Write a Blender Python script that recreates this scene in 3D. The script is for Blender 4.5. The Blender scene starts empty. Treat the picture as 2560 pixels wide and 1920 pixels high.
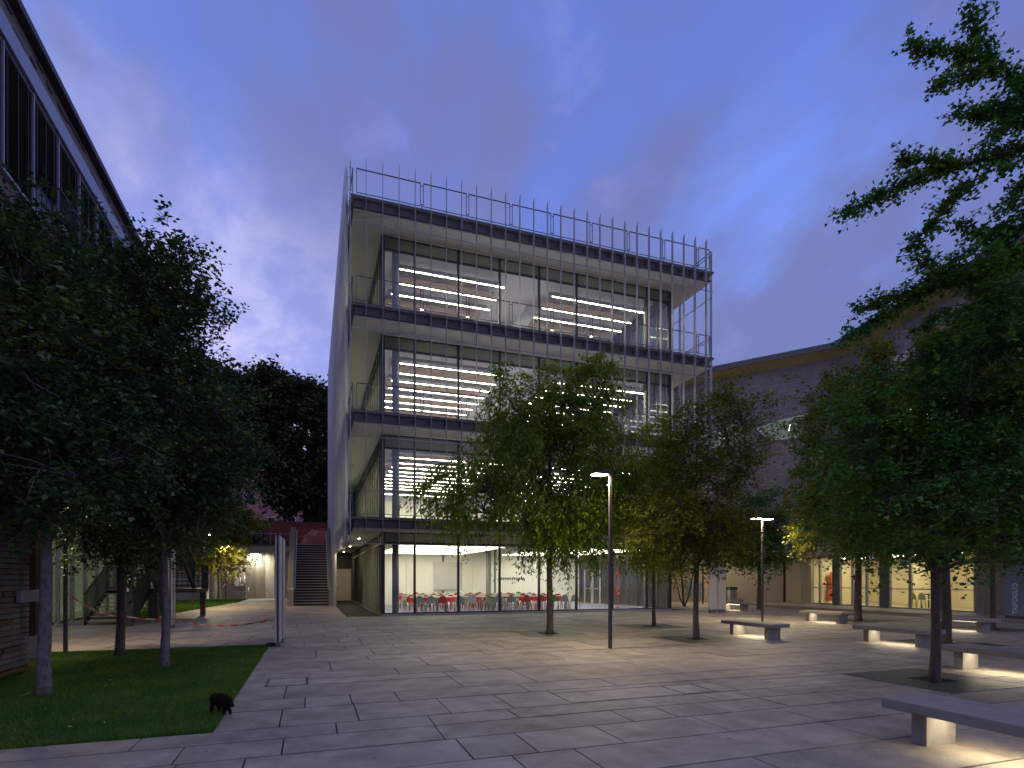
import bpy, bmesh, math, random
import numpy as np
from mathutils import Vector, Matrix
R = math.radians
scene = bpy.context.scene
C = scene.collection

# ---------------------------------------------------------------- camera, sky, light, exposure
cam = bpy.data.cameras.new('camera'); camo = bpy.data.objects.new('camera', cam); C.objects.link(camo)
cam.sensor_width = 36; cam.lens = 36 * 1424 / 2560; cam.shift_y = 490 / 2560
cam.clip_start = .1; cam.clip_end = 2000
camo.location = (0, 0, 1.6); camo.rotation_euler = (R(90), 0, R(-19.38))
scene.camera = camo
scene.view_settings.view_transform = 'Standard'; scene.view_settings.look = 'None'
scene.view_settings.exposure = 1.0; scene.view_settings.gamma = 1
scene.view_settings.use_curve_mapping = False
scene.cycles.use_denoising = True
scene.cycles.max_bounces = 7; scene.cycles.transparent_max_bounces = 16
scene.cycles.diffuse_bounces = 3; scene.cycles.glossy_bounces = 3; scene.cycles.transmission_bounces = 4
scene.cycles.sample_clamp_indirect = 3.0
scene.cycles.caustics_reflective = False; scene.cycles.caustics_refractive = False

world = bpy.data.worlds.new('World'); scene.world = world; world.use_nodes = True
wn, wl = world.node_tree.nodes, world.node_tree.links
wn.clear()
def W(t, **k):
    n = wn.new(t)
    for a, b in k.items(): setattr(n, a, b)
    return n
def wmath(op, a, b=None, clamp=False):
    n = W('ShaderNodeMath', operation=op, use_clamp=clamp)
    for i, v in enumerate((a, b)):
        if v is None: continue
        if isinstance(v, (int, float)): n.inputs[i].default_value = v
        else: wl.new(v, n.inputs[i])
    return n.outputs[0]
def wmix(f, a, b, blend='MIX'):
    n = W('ShaderNodeMix', data_type='RGBA', blend_type=blend)
    for i, v in ((0, f), (6, a), (7, b)):
        if isinstance(v, (int, float)): n.inputs[i].default_value = v
        elif isinstance(v, tuple): n.inputs[i].default_value = (*v, 1)
        else: wl.new(v, n.inputs[i])
    return n.outputs[2]
def wramp(v, lo, hi):
    n = W('ShaderNodeMapRange', interpolation_type='SMOOTHSTEP')
    n.inputs[1].default_value = lo; n.inputs[2].default_value = hi
    wl.new(v, n.inputs[0]); return n.outputs[0]
tc = W('ShaderNodeTexCoord'); sep = W('ShaderNodeSeparateXYZ'); wl.new(tc.outputs['Generated'], sep.inputs[0])
dx, dy, dz = sep.outputs
zc = wmath('MAXIMUM', dz, 0.0)
den = wmath('ADD', zc, 0.38)
comb = W('ShaderNodeCombineXYZ')
wl.new(wmath('DIVIDE', dx, den), comb.inputs[0]); wl.new(wmath('DIVIDE', dy, den), comb.inputs[1])
def wnoise(scale, detail, rough, dist, loc, sc=(1, 1, 1), rot=0):
    m = W('ShaderNodeMapping'); m.inputs[1].default_value = loc; m.inputs[3].default_value = sc; m.inputs[2].default_value = (0, 0, R(rot))
    wl.new(comb.outputs[0], m.inputs[0])
    n = W('ShaderNodeTexNoise'); n.inputs['Scale'].default_value = scale; n.inputs['Detail'].default_value = detail
    n.inputs['Roughness'].default_value = rough; n.inputs['Distortion'].default_value = dist
    wl.new(m.outputs[0], n.inputs['Vector']); return n.outputs[0]
up = wramp(zc, 0.0, 0.75)
base = wmix(up, (0.128, 0.180, 0.53), (0.090, 0.150, 0.52))
n1 = wnoise(1.3, 4, .5, .2, (3.2, 1.4, 0), (1, .55, 1), 25)
n2 = wnoise(2.9, 5, .55, .2, (7.7, 2.1, 0), (1, .6, 1), 35)
n3 = wnoise(7.5, 6, .6, .2, (1.7, 4.1, 0), (1, .8, 1), 35)
light_blue = wmix(wramp(n1, .48, .70), base, (0.155, 0.265, 0.78))
dark = wmix(wmath('MULTIPLY', wramp(n2, .38, .60), .90), light_blue, (0.118, 0.134, 0.33))
# the afterglow low in the sky beyond the stair
gd = Vector((-.24, 1.08, .24)).normalized()
dot = W('ShaderNodeVectorMath', operation='DOT_PRODUCT'); wl.new(tc.outputs['Generated'], dot.inputs[0]); dot.inputs[1].default_value = gd
glow = wmath('MULTIPLY', wramp(dot.outputs['Value'], .885, 1.0), 1.0)
gcol = wmix(wramp(n3, .36, .70), (0.22, 0.27, 0.66), (0.50, 0.49, 0.84))
sky1 = wmix(wmath('MULTIPLY', glow, .88), dark, gcol)
wisps = wmath('MULTIPLY', wramp(n3, .54, .75), .14)
sky2 = wmix(wisps, sky1, (0.34, 0.34, 0.76))
nish = W('ShaderNodeTexSky', sky_type='NISHITA'); nish.sun_disc = False; nish.sun_elevation = R(1.0); nish.sun_rotation = R(-14)
sky3 = wmix(0.04, sky2, nish.outputs[0], 'ADD')
bg = W('ShaderNodeBackground'); bg.inputs[1].default_value = 0.66
wl.new(sky3, bg.inputs[0]); wo = W('ShaderNodeOutputWorld'); wl.new(bg.outputs[0], wo.inputs[0])

sun = bpy.data.lights.new('sun', 'SUN'); sun.energy = .24; sun.angle = R(150); sun.color = (1, .84, .62)  # added soft warm fill from behind the camera; the sun has set
dusk_fillo = bpy.data.objects.new('sun', sun); C.objects.link(dusk_fillo); dusk_fillo.rotation_euler = (R(52), 0, R(-20))

# ---------------------------------------------------------------- materials
def newmat(name):
    m = bpy.data.materials.new(name); m.use_nodes = True
    return m, m.node_tree.nodes, m.node_tree.links, m.node_tree.nodes['Principled BSDF']
def mat(name, col, rough=.6, metal=0., noise=0., nscale=8., bump=0., bscale=60., rnd=0., spec=None, stretch=(1, 1, 1), coord='Object'):
    m, n, l, p = newmat(name)
    p.inputs['Roughness'].default_value = rough; p.inputs['Metallic'].default_value = metal
    if spec is not None: p.inputs['Specular IOR Level'].default_value = spec
    p.inputs['Base Color'].default_value = (*col, 1)
    tc = n.new('ShaderNodeTexCoord'); mp = n.new('ShaderNodeMapping'); mp.inputs[3].default_value = stretch
    l.new(tc.outputs[coord], mp.inputs[0])
    if noise or rnd:
        hsv = n.new('ShaderNodeHueSaturation'); hsv.inputs['Color'].default_value = (*col, 1)
        add = n.new('ShaderNodeMath'); add.operation = 'ADD'; add.inputs[0].default_value = 1.0 - noise / 2 - rnd / 2
        if noise:
            t = n.new('ShaderNodeTexNoise'); t.inputs['Scale'].default_value = nscale; t.inputs['Detail'].default_value = 6; t.inputs['Roughness'].default_value = .62
            l.new(mp.outputs[0], t.inputs['Vector'])
            mr = n.new('ShaderNodeMapRange'); mr.inputs[1].default_value = .3; mr.inputs[2].default_value = .7; mr.inputs[4].default_value = noise
            l.new(t.outputs[0], mr.inputs[0]); l.new(mr.outputs[0], add.inputs[1])
        out = add.outputs[0]
        if rnd:
            oi = n.new('ShaderNodeObjectInfo'); ge = n.new('ShaderNodeNewGeometry')
            s = n.new('ShaderNodeMath'); s.operation = 'ADD'; l.new(oi.outputs['Random'], s.inputs[0]); l.new(ge.outputs['Random Per Island'], s.inputs[1])
            fr = n.new('ShaderNodeMath'); fr.operation = 'FRACT'; l.new(s.outputs[0], fr.inputs[0])
            ml = n.new('ShaderNodeMath'); ml.operation = 'MULTIPLY_ADD'; ml.inputs[1].default_value = rnd; l.new(fr.outputs[0], ml.inputs[0]); l.new(out, ml.inputs[2])
            out = ml.outputs[0]
        l.new(out, hsv.inputs['Value']); l.new(hsv.outputs[0], p.inputs['Base Color'])
    if bump:
        t2 = n.new('ShaderNodeTexNoise'); t2.inputs['Scale'].default_value = bscale; t2.inputs['Detail'].default_value = 5
        l.new(mp.outputs[0], t2.inputs['Vector'])
        b = n.new('ShaderNodeBump'); b.inputs['Strength'].default_value = bump; b.inputs['Distance'].default_value = .02
        l.new(t2.outputs[0], b.inputs['Height']); l.new(b.outputs[0], p.inputs['Normal'])
    return m
def emit(name, col, s):
    m = bpy.data.materials.new(name); m.use_nodes = True; n = m.node_tree.nodes; l = m.node_tree.links; n.clear()
    e = n.new('ShaderNodeEmission'); e.inputs[0].default_value = (*col, 1); e.inputs[1].default_value = s
    o = n.new('ShaderNodeOutputMaterial'); l.new(e.outputs[0], o.inputs[0]); return m
def glassmat(name, tint=(.92, .95, .93), gl=.5, base=.04, haze=0., hazecol=(.5, .55, .5)):
    m = bpy.data.materials.new(name); m.use_nodes = True; n = m.node_tree.nodes; l = m.node_tree.links; n.clear()
    t = n.new('ShaderNodeBsdfTransparent'); t.inputs[0].default_value = (*tint, 1)
    g = n.new('ShaderNodeBsdfGlossy'); g.inputs['Roughness'].default_value = .02
    f = n.new('ShaderNodeFresnel'); ge = n.new('ShaderNodeNewGeometry'); fi = n.new('ShaderNodeMapRange'); fi.inputs[3].default_value = 1.5; fi.inputs[4].default_value = 1 / 1.5; l.new(ge.outputs['Backfacing'], fi.inputs[0]); l.new(fi.outputs[0], f.inputs[0])
    mx = n.new('ShaderNodeMixShader'); l.new(f.outputs[0], mx.inputs[0]); l.new(t.outputs[0], mx.inputs[1]); l.new(g.outputs[0], mx.inputs[2])
    out = mx.outputs[0]
    if haze:
        d = n.new('ShaderNodeBsdfTranslucent'); d.inputs[0].default_value = (*hazecol, 1)
        m2 = n.new('ShaderNodeMixShader'); m2.inputs[0].default_value = haze; l.new(out, m2.inputs[1]); l.new(d.outputs[0], m2.inputs[2]); out = m2.outputs[0]
    o = n.new('ShaderNodeOutputMaterial'); l.new(out, o.inputs[0]); return m
def leafmat(name, col, var=.5, trans=.35, yellow=0.):
    m, n, l, p = newmat(name)
    p.inputs['Roughness'].default_value = .5; p.inputs['Specular IOR Level'].default_value = .35
    ge = n.new('ShaderNodeNewGeometry'); hsv = n.new('ShaderNodeHueSaturation')
    mr = n.new('ShaderNodeMapRange'); mr.inputs[3].default_value = 1 - var; mr.inputs[4].default_value = 1 + var; l.new(ge.outputs['Random Per Island'], mr.inputs[0])
    cr = n.new('ShaderNodeMix'); cr.data_type = 'RGBA'
    cr.inputs[6].default_value = (*col, 1); cr.inputs[7].default_value = (col[0] * 1.9 + .01, col[1] * 1.35, col[2] * .8, 1)
    tc = n.new('ShaderNodeTexCoord'); t = n.new('ShaderNodeTexNoise'); t.inputs['Scale'].default_value = 1.1; l.new(tc.outputs['Object'], t.inputs['Vector'])
    m2 = n.new('ShaderNodeMapRange'); m2.inputs[1].default_value = .42 - yellow; m2.inputs[2].default_value = .68 - yellow; l.new(t.outputs[0], m2.inputs[0])
    l.new(m2.outputs[0], cr.inputs[0]); l.new(cr.outputs[2], hsv.inputs['Color']); l.new(mr.outputs[0], hsv.inputs['Value'])
    l.new(hsv.outputs[0], p.inputs['Base Color'])
    tr = n.new('ShaderNodeBsdfTranslucent'); l.new(hsv.outputs[0], tr.inputs[0])
    mx = n.new('ShaderNodeMixShader'); mx.inputs[0].default_value = trans
    l.new(p.outputs[0], mx.inputs[1]); l.new(tr.outputs[0], mx.inputs[2])
    l.new(mx.outputs[0], n['Material Output'].inputs[0]); return m

M = {}
M['slab'] = mat('paving_stone', (.31, .27, .22), .62, noise=.62, nscale=2.3, bump=.25, bscale=70, rnd=.26, coord='Object')
_n = M['slab'].node_tree.nodes; _l = M['slab'].node_tree.links; _p = _n['Principled BSDF']; _src = _p.inputs['Base Color'].links[0].from_socket
_tc = _n.new('ShaderNodeTexCoord'); _a = _n.new('ShaderNodeTexNoise'); _a.inputs['Scale'].default_value = .55; _a.inputs['Detail'].default_value = 7; _a.inputs['Roughness'].default_value = .7
_b = _n.new('ShaderNodeTexVoronoi'); _b.inputs['Scale'].default_value = 2.1; _b.inputs['Randomness'].default_value = 1
_l.new(_tc.outputs['Object'], _a.inputs['Vector']); _l.new(_tc.outputs['Object'], _b.inputs['Vector'])
_ra = _n.new('ShaderNodeMapRange'); _ra.inputs[1].default_value = .42; _ra.inputs[2].default_value = .66; _ra.inputs[3].default_value = 1; _ra.inputs[4].default_value = .66; _l.new(_a.outputs[0], _ra.inputs[0])
_rb = _n.new('ShaderNodeMapRange'); _rb.inputs[1].default_value = .035; _rb.inputs[2].default_value = .055; _rb.inputs[3].default_value = .45; _rb.inputs[4].default_value = 1; _l.new(_b.outputs['Distance'], _rb.inputs[0])
_m = _n.new('ShaderNodeMath'); _m.operation = 'MULTIPLY'; _l.new(_ra.outputs[0], _m.inputs[0]); _l.new(_rb.outputs[0], _m.inputs[1])
_x = _n.new('ShaderNodeMix'); _x.data_type = 'RGBA'; _x.blend_type = 'MULTIPLY'; _x.inputs[0].default_value = 1; _l.new(_src, _x.inputs[6]); _l.new(_m.outputs[0], _x.inputs[7]); _l.new(_x.outputs[2], _p.inputs['Base Color'])
M['joint'] = mat('joint_sand', (.05, .045, .04), .95)
M['kerb'] = mat('kerb_stone', (.33, .28, .21), .75, noise=.25, nscale=5)
M['concrete'] = mat('bench_concrete', (.25, .235, .21), .7, noise=.35, nscale=7, bump=.15, bscale=70, rnd=.1)
M['dconcrete'] = mat('retaining_concrete', (.30, .275, .24), .8, noise=.25, nscale=3, bump=.1, bscale=30, rnd=.12, stretch=(1, 1, .2))
M['steel'] = mat('galvanised_steel', (.36, .36, .40), .42, .55, noise=.2, nscale=6)
M['fin'] = mat('grey_painted_fin', (.24, .235, .245), .5, .05, rnd=.06)
M['dsteel'] = mat('dark_grey_steel', (.105, .10, .10), .6, .0, noise=.3, nscale=9)
M['blind'] = mat('grey_blind_slats', (.13, .125, .115), .5, .1, rnd=.15)
M['column'] = mat('round_column_concrete', (.36, .36, .35), .8, noise=.15)
M['deck'] = mat('balcony_grating', (.50, .49, .46), .7, noise=.2)
M['frame'] = mat('anthracite_frame', (.035, .037, .042), .4, .3)
M['black'] = mat('black_metal', (.02, .02, .022), .5, .2)
M['white'] = mat('white_paint', (.72, .71, .67), .6)
M['soffit'] = mat('cream_soffit', (.80, .78, .73), .7, noise=.05, nscale=2)
M['ceil'] = mat('interior_ceiling', (.72, .67, .58), .8)
M['iwall'] = mat('interior_wall', (.78, .77, .70), .7, rnd=.12)
M['igrey'] = mat('interior_grey_panel', (.25, .26, .26), .7)
M['ifloor'] = mat('lavender_floor', (.33, .36, .58), .35, noise=.06)

M['wood'] = mat('wood_slats', (.68, .48, .30), .6, noise=.3, nscale=4, stretch=(.3, 5, 5))
M['duct'] = mat('ceiling_duct', (.55, .54, .50), .5, .3)
M['glass'] = glassmat('clear_glass')
M['sideglass'] = glassmat('side_glass', (.72, .76, .70), haze=.30, hazecol=(.42, .44, .38))
M['paleglass'] = glassmat('pale_side_glass', (.62, .64, .62), haze=.38, hazecol=(.75, .75, .72))
M['header'] = glassmat('header_glass', (.42, .45, .42), haze=.55, hazecol=(.44, .46, .42))
M['strip'] = emit('led_strip', (1, .865, .61), 36)
M['louvre'] = mat('louvre_aluminium', (.66, .66, .68), .5, .15, noise=.16, nscale=1.2, stretch=(1, 1, .25), rnd=.05)
M['tread'] = mat('stair_tread', (.42, .37, .32), .45, .3, noise=.4, nscale=3, stretch=(.4, 3, 3))
M['riser'] = mat('stair_riser', (.03, .028, .026), .8)
M['bark'] = mat('bark', (.085, .065, .05), .9, noise=.7, nscale=16, bump=.9, bscale=28, stretch=(1, 1, .35))
M['barkgrey'] = mat('grey_bark', (.13, .115, .11), .85, noise=1.1, nscale=22, bump=.6, bscale=26, stretch=(1, 1, .5))
M['grass'] = leafmat('grass_blades', (.062, .165, .015), .55, .3)
M['soil'] = mat('lawn_soil', (.03, .055, .015), .95, noise=.6, nscale=10)
M['dirt'] = mat('tree_pit_soil', (.02, .016, .012), .95)
M['grate'] = mat('tree_grate', (.075, .085, .070), .5, .35, noise=.25, nscale=7)
M['tile'] = mat('donor_tile', (.15, .135, .12), .75, noise=.2, nscale=6, rnd=.25)
M['brown'] = mat('brown_plaque', (.12, .055, .03), .5, noise=.2, rnd=.3)
M['redwall'] = mat('oxide_red_render', (.19, .045, .034), .85, noise=.35, nscale=2.2)
M['dred'] = mat('dark_red_render', (.07, .018, .012), .85, noise=.3)
M['net'] = mat('orange_net', (.75, .12, .04), .6)
M['sheet'] = mat('pink_plastic_sheet', (.55, .22, .18), .35, bump=.5, bscale=9)
M['panelwhite'] = mat('sign_white', (.44, .43, .44), .4)
M['panelblue'] = mat('sign_blue_grey', (.24, .30, .36), .4)
M['signdark'] = mat('sign_print_dark', (.04, .04, .05), .5)
M['signlight'] = mat('sign_print_light', (.92, .91, .88), .5)
M['post'] = mat('lamp_post_paint', (.07, .063, .068), .45, .3)
M['strip_low'] = emit('led_strip_ground', (1, .89, .68), 20)
M['lamp'] = emit('lamp_lens', (1, .88, .62), 40)
M['benchled'] = emit('bench_led', (1, .86, .62), 14)
M['walllamp'] = emit('wall_lamp_lens', (1, .93, .72), 25)
M['plaster'] = mat('rough_plaster', (.34, .29, .21), .95, noise=.35, nscale=12, bump=1.0, bscale=9)
M['fascia'] = mat('ochre_soffit_plaster', (.40, .33, .17), .9, noise=.2, nscale=6)
M['roofdark'] = mat('dark_roof_edge', (.05, .04, .045), .6)
M['cream'] = mat('cream_wall', (.78, .70, .50), .7)
M['warmemit'] = emit('warm_ceiling_panel', (1, .84, .52), 9.0)
M['coolemit'] = emit('cool_tube_reflection', (.8, .95, 1), 6)
M['ired'] = mat('red_plastic', (.62, .05, .04), .4)
M['igreen'] = mat('green_plastic', (.05, .32, .06), .4)
M['igreyplastic'] = mat('grey_plastic', (.36, .37, .34), .4)
M['bingreen'] = mat('bin_green', (.02, .12, .04), .5)
M['hall_floor'] = mat('lobby_floor_stone', (.42, .37, .28), .4, noise=.15)
M['binbeige'] = mat('bin_beige', (.36, .33, .26), .6)
M['pink'] = mat('pink_facade', (.42, .19, .18), .85)
M['furr'] = mat('dark_fur', (.010, .007, .005), 1.0, spec=.1, noise=.5, nscale=20)
M['tape_r'] = mat('tape_red', (.45, .03, .03), .5); M['tape_w'] = mat('tape_white', (.42, .39, .35), .5)
M['greenlit'] = emit('exit_sign_green', (.15, 1, .3), 1.6)
M['yellow'] = mat('yellow_sign', (.7, .42, .02), .5)
M['leafA'] = leafmat('hornbeam_leaf', (.046, .110, .030), .5, .25)
M['leafB'] = leafmat('locust_leaf', (.095, .200, .020), .5, .5, .14)
M['leafC'] = leafmat('maple_leaf', (.090, .140, .018), .5, .5, .18)
M['leafD'] = leafmat('ginkgo_leaf', (.060, .175, .028), .5, .4)
M['leafE'] = leafmat('plane_leaf', (.045, .080, .036), .5, .25)
M['leafY'] = leafmat('young_maple_leaf', (.13, .19, .02), .4, .5, .2)

# brick for the auditorium: vertical stack bond of small tiles
def brickmat(name, c1, c2, mort, sc, bw, bh, off, bump=.5, rot=None):
    m, n, l, p = newmat(name); p.inputs['Roughness'].default_value = .7
    tc = n.new('ShaderNodeTexCoord'); mp = n.new('ShaderNodeMapping'); l.new(tc.outputs['UV'], mp.inputs[0])
    b = n.new('ShaderNodeTexBrick'); b.offset = off; b.inputs['Color1'].default_value = (*c1, 1); b.inputs['Color2'].default_value = (*c2, 1); b.inputs['Mortar'].default_value = (*mort, 1)
    b.inputs['Scale'].default_value = sc; b.inputs['Brick Width'].default_value = bw; b.inputs['Row Height'].default_value = bh
    b.inputs['Mortar Size'].default_value = .012; b.inputs['Bias'].default_value = -.2
    l.new(mp.outputs[0], b.inputs['Vector'])
    t = n.new('ShaderNodeTexNoise'); t.inputs['Scale'].default_value = .35; t.inputs['Detail'].default_value = 5; l.new(tc.outputs['UV'], t.inputs['Vector'])
    mx = n.new('ShaderNodeMix'); mx.data_type = 'RGBA'; mx.blend_type = 'MULTIPLY'; mx.inputs[0].default_value = .5
    l.new(b.outputs[0], mx.inputs[6]); l.new(t.outputs[0], mx.inputs[7]); l.new(mx.outputs[2], p.inputs['Base Color'])
    bp = n.new('ShaderNodeBump'); bp.inputs['Strength'].default_value = bump; bp.inputs['Distance'].default_value = .02; bp.invert = True
    l.new(b.outputs[1], bp.inputs['Height']); l.new(bp.outputs[0], p.inputs['Normal']); return m
M['brickpurple'] = brickmat('purple_grey_tile_cladding', (.32, .285, .28), (.47, .42, .41), (.20, .175, .175), 1, .07, .22, .5, .35)
M['brickbrown'] = brickmat('brown_brick', (.30, .21, .17), (.42, .32, .26), (.14, .11, .10), 1, .42, .10, .5)

# ---------------------------------------------------------------- geometry helpers
class MB:
    def __init__(s, mtx=None): s.v = []; s.f = []; s.uv = None; s.m = mtx
    def add(s, vs, fs):
        o = len(s.v)
        if s.m is not None: vs = [tuple(s.m @ Vector(v)) for v in vs]
        s.v += [tuple(v) for v in vs]; s.f += [tuple(i + o for i in f) for f in fs]; return s
    def box(s, x0, y0, z0, x1, y1, z1):
        return s.add([(x0,y0,z0),(x1,y0,z0),(x1,y1,z0),(x0,y1,z0),(x0,y0,z1),(x1,y0,z1),(x1,y1,z1),(x0,y1,z1)],
                     [(0,3,2,1),(4,5,6,7),(0,1,5,4),(1,2,6,5),(2,3,7,6),(3,0,4,7)])
    def bar(s, a, b, w, h=None, roll=(0, 0, 1)):
        a = Vector(a); b = Vector(b); h = h or w; d = (b - a).normalized(); u = Vector(roll)
        if abs(d.dot(u)) > .99: u = Vector((0, 1, 0))
        x = d.cross(u).normalized() * w / 2; y = x.cross(d).normalized() * h / 2
        vs = [a - x - y, a + x - y, a + x + y, a - x + y, b - x - y, b + x - y, b + x + y, b - x + y]
        return s.add(vs, [(0,3,2,1),(4,5,6,7),(0,1,5,4),(1,2,6,5),(2,3,7,6),(3,0,4,7)])
    def prism(s, poly, ax, lo, hi):   # poly in the two other axes, extruded along ax
        n = len(poly)
        def p(q, h):
            return {0: (h, q[0], q[1]), 1: (q[0], h, q[1]), 2: (q[0], q[1], h)}[ax]
        vs = [p(q, lo) for q in poly] + [p(q, hi) for q in poly]
        fs = [tuple(range(n))[::-1], tuple(range(n, 2 * n))] + [(i, (i + 1) % n, n + (i + 1) % n, n + i) for i in range(n)]
        return s.add(vs, fs)
    def tube(s, pts, rad, k=8, cap=True):
        pts = [Vector(p) for p in pts]; rad = rad if hasattr(rad, '__len__') else [rad] * len(pts)
        vs = []; ref = Vector((.31, .17, .93))
        for i, p in enumerate(pts):
            d = (pts[min(i + 1, len(pts) - 1)] - pts[max(i - 1, 0)])
            d = d.normalized() if d.length > 1e-6 else Vector((0, 0, 1))
            r_ = ref if abs(d.dot(ref)) < .95 else Vector((1, 0, 0))
            x = d.cross(r_).normalized(); y = d.cross(x)
            for j in range(k):
                a = 2 * math.pi * j / k; vs.append(p + (x * math.cos(a) + y * math.sin(a)) * rad[i])
        fs = [(i * k + j, i * k + (j + 1) % k, (i + 1) * k + (j + 1) % k, (i + 1) * k + j) for i in range(len(pts) - 1) for j in range(k)]
        if cap: fs += [tuple(range(k))[::-1], tuple(range((len(pts) - 1) * k, len(pts) * k))]
        return s.add(vs, fs)
    def cyl(s, x, y, z0, z1, r, k=16): return s.tube([(x, y, z0), (x, y, z1)], r, k)
    def build(s, name, m, parent=None, smooth=False, bevel=0., boxuv=False):
        me = bpy.data.meshes.new(name); me.from_pydata(s.v, [], s.f); me.materials.append(m)
        if bevel:
            bm = bmesh.new(); bm.from_mesh(me); bmesh.ops.bevel(bm, geom=bm.edges[:], offset=bevel, segments=2, affect='EDGES', profile=.6); bm.to_mesh(me); bm.free()
        me.update()
        if boxuv:
            uv = me.uv_layers.new(); 
            for p in me.polygons:
                nrm = p.normal; t = Vector((-nrm.y, nrm.x, 0)); t = t.normalized() if t.length > 1e-3 else Vector((1, 0, 0))
                for li in p.loop_indices:
                    co = me.vertices[me.loops[li].vertex_index].co
                    uv.data[li].uv = (co.dot(t), co.z) if abs(nrm.z) < .7 else (co.x, co.y)
        if smooth: me.polygons.foreach_set('use_smooth', [True] * len(me.polygons))
        o = bpy.data.objects.new(name, me); C.objects.link(o)
        if parent: o.parent = parent; o.matrix_parent_inverse = Matrix.Translation(-Vector(root_loc(parent)))
        return o
def root_loc(o):
    return o.get('_wl', (0, 0, 0))
def box(name, m, parent, *b, **k): return MB().box(*b).build(name, m, parent, **k)
def tag(o, label=None, cat=None, group=None, kind=None):
    if label: o['label'] = label
    if cat: o['category'] = cat
    if group: o['group'] = group
    if kind: o['kind'] = kind
    return o
def thing(name, label, cat, loc, group=None):   # parts are given in world metres; the Empty sits at the base
    o = bpy.data.objects.new(name, None); C.objects.link(o); o.location = loc; o.empty_display_size = .2
    o['_wl'] = tuple(loc); return tag(o, label, cat, group)
def local(name, label, cat, loc, rz=0, group=None):  # parts given in local metres
    o = bpy.data.objects.new(name, None); C.objects.link(o); o.location = loc; o.rotation_euler.z = rz; return tag(o, label, cat, group)
def dup(root, loc, rz=0, label=None, group=None):
    def cp(o, par):
        c = o.copy(); C.objects.link(c)
        if par is not None: c.parent = par
        for ch in kids.get(o, []): cp(ch, c)
        return c
    kids = {}
    for o in root.children_recursive: kids.setdefault(o.parent, []).append(o)
    r = cp(root, None); r.location = loc; r.rotation_euler.z = rz
    if label: r['label'] = label
    if group: r['group'] = group
    return r
def swap(o, a, b):       # give a copy its own colour
    for ch in o.children_recursive:
        if ch.type == 'MESH' and ch.data.materials and ch.data.materials[0] == a:
            ch.data = b[ch.data] if ch.data in b else ch.data
def text(body, size, m, parent, mtx, name='lettering', ext=.003):
    cu = bpy.data.curves.new(name, 'FONT'); cu.body = body; cu.size = size; cu.extrude = ext; cu.offset = size * .02; cu.materials.append(m)
    o = bpy.data.objects.new(name, cu); C.objects.link(o); o.matrix_world = mtx
    me = bpy.data.meshes.new_from_object(o); bpy.data.objects.remove(o); o = bpy.data.objects.new(name, me); C.objects.link(o); o.matrix_world = mtx
    if parent is not None: o.parent = parent; o.matrix_parent_inverse = Matrix.Translation(-Vector(root_loc(parent)))
    return o
def ordinal(i): return ['first','second','third','fourth','fifth','sixth','seventh','eighth','ninth','tenth','eleventh','twelfth','thirteenth','fourteenth','fifteenth','sixteenth'][i]

# ---------------------------------------------------------------- ground, paving, lawns
tag(box('ground', M['joint'], None, -150, -60, -.30, 160, 200, -.045), kind='structure')
pav = bpy.data.objects.new('paving', None); C.objects.link(pav); tag(pav, kind='structure')
rng = random.Random(5)
rows = [-5, -3.7, -3, -1.7, -1, .3, 1.0, 1.9, 2.6, 3.3, 4.15, 4.9, 5.62, 6.2, 6.69, 7.6, 8.27, 9.75, 10.5, 11.75, 12.4, 13.7, 14.4, 15.35]
while rows[-1] < 53: rows.append(rows[-1] + rng.choice([.62, .7, 1.0, 1.25, 1.35]))
holes = []   # tree pits and manholes: x0, y0, x1, y1
GR = [(6.72, 15.85), (11.1, 17.0), (9.9, 12.95), (9.4, 6.4), (15.2, 10.0), (20.2, 16.6), (20.9, 12.3)]
for gx, gy in GR: holes.append((gx - .9, gy - .9, gx + .9, gy + .9))
MH = [(-.66, 9.27, -.06, 9.97), (4.95, 6.73, 5.50, 7.37)]
holes += MH
slabs = []
for i in range(len(rows) - 1):
    y0, y1 = rows[i], rows[i + 1]
    segs = [(-9.0, 24.2 if y1 < 10 else 24.85)]
    if y1 <= 15.36 and y0 >= 6.68: segs = [(-.985, 24.3 if y1 < 10 else 24.85)]
    if y0 > 25.4: segs = [(-9.0, 1.4), (19.0, 25.2)]
    for a, b in segs:
        x = a - (rng.uniform(0, .8) if a < -1 else 0)
        while x < b:
            L = rng.choice([.6, .85, 1.1, 1.4, 1.9, 2.3]) * rng.uniform(.9, 1.1)
            if b - x - L < .5: L = b - x
            slabs.append((x, y0, min(x + L, b), y1)); x += L
def cut(r, h):
    x0, y0, x1, y1 = r; a, b, c, d = h
    if c <= x0 or a >= x1 or d <= y0 or b >= y1: return [r]
    o = []
    if b > y0: o.append((x0, y0, x1, b))
    if d < y1: o.append((x0, d, x1, y1))
    m0, m1 = max(y0, b), min(y1, d)
    if a > x0: o.append((x0, m0, a, m1))
    if c < x1: o.append((c, m0, x1, m1))
    return [q for q in o if q[2] - q[0] > .03 and q[3] - q[1] > .03]
for h in holes: slabs = [q for r in slabs for q in cut(r, h)]
def vis(r):
    cx_, cy_ = (r[0] + r[2]) / 2, (r[1] + r[3]) / 2; d = cx_ * .332 + cy_ * .943; X = cx_ * .943 - cy_ * .332
    if d < -3 or abs(X) > abs(d) * .93 + 14: return -1
    if d < 2.5 or abs(X) > d * .93 + 1.2: return 1e-9
    return (r[2] - r[0]) * (r[3] - r[1]) / d ** 3
slabs = sorted([r for r in slabs if vis(r) > 0], key=lambda r: -vis(r))
g, gy_ = .008, .016
rest = MB()
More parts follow.
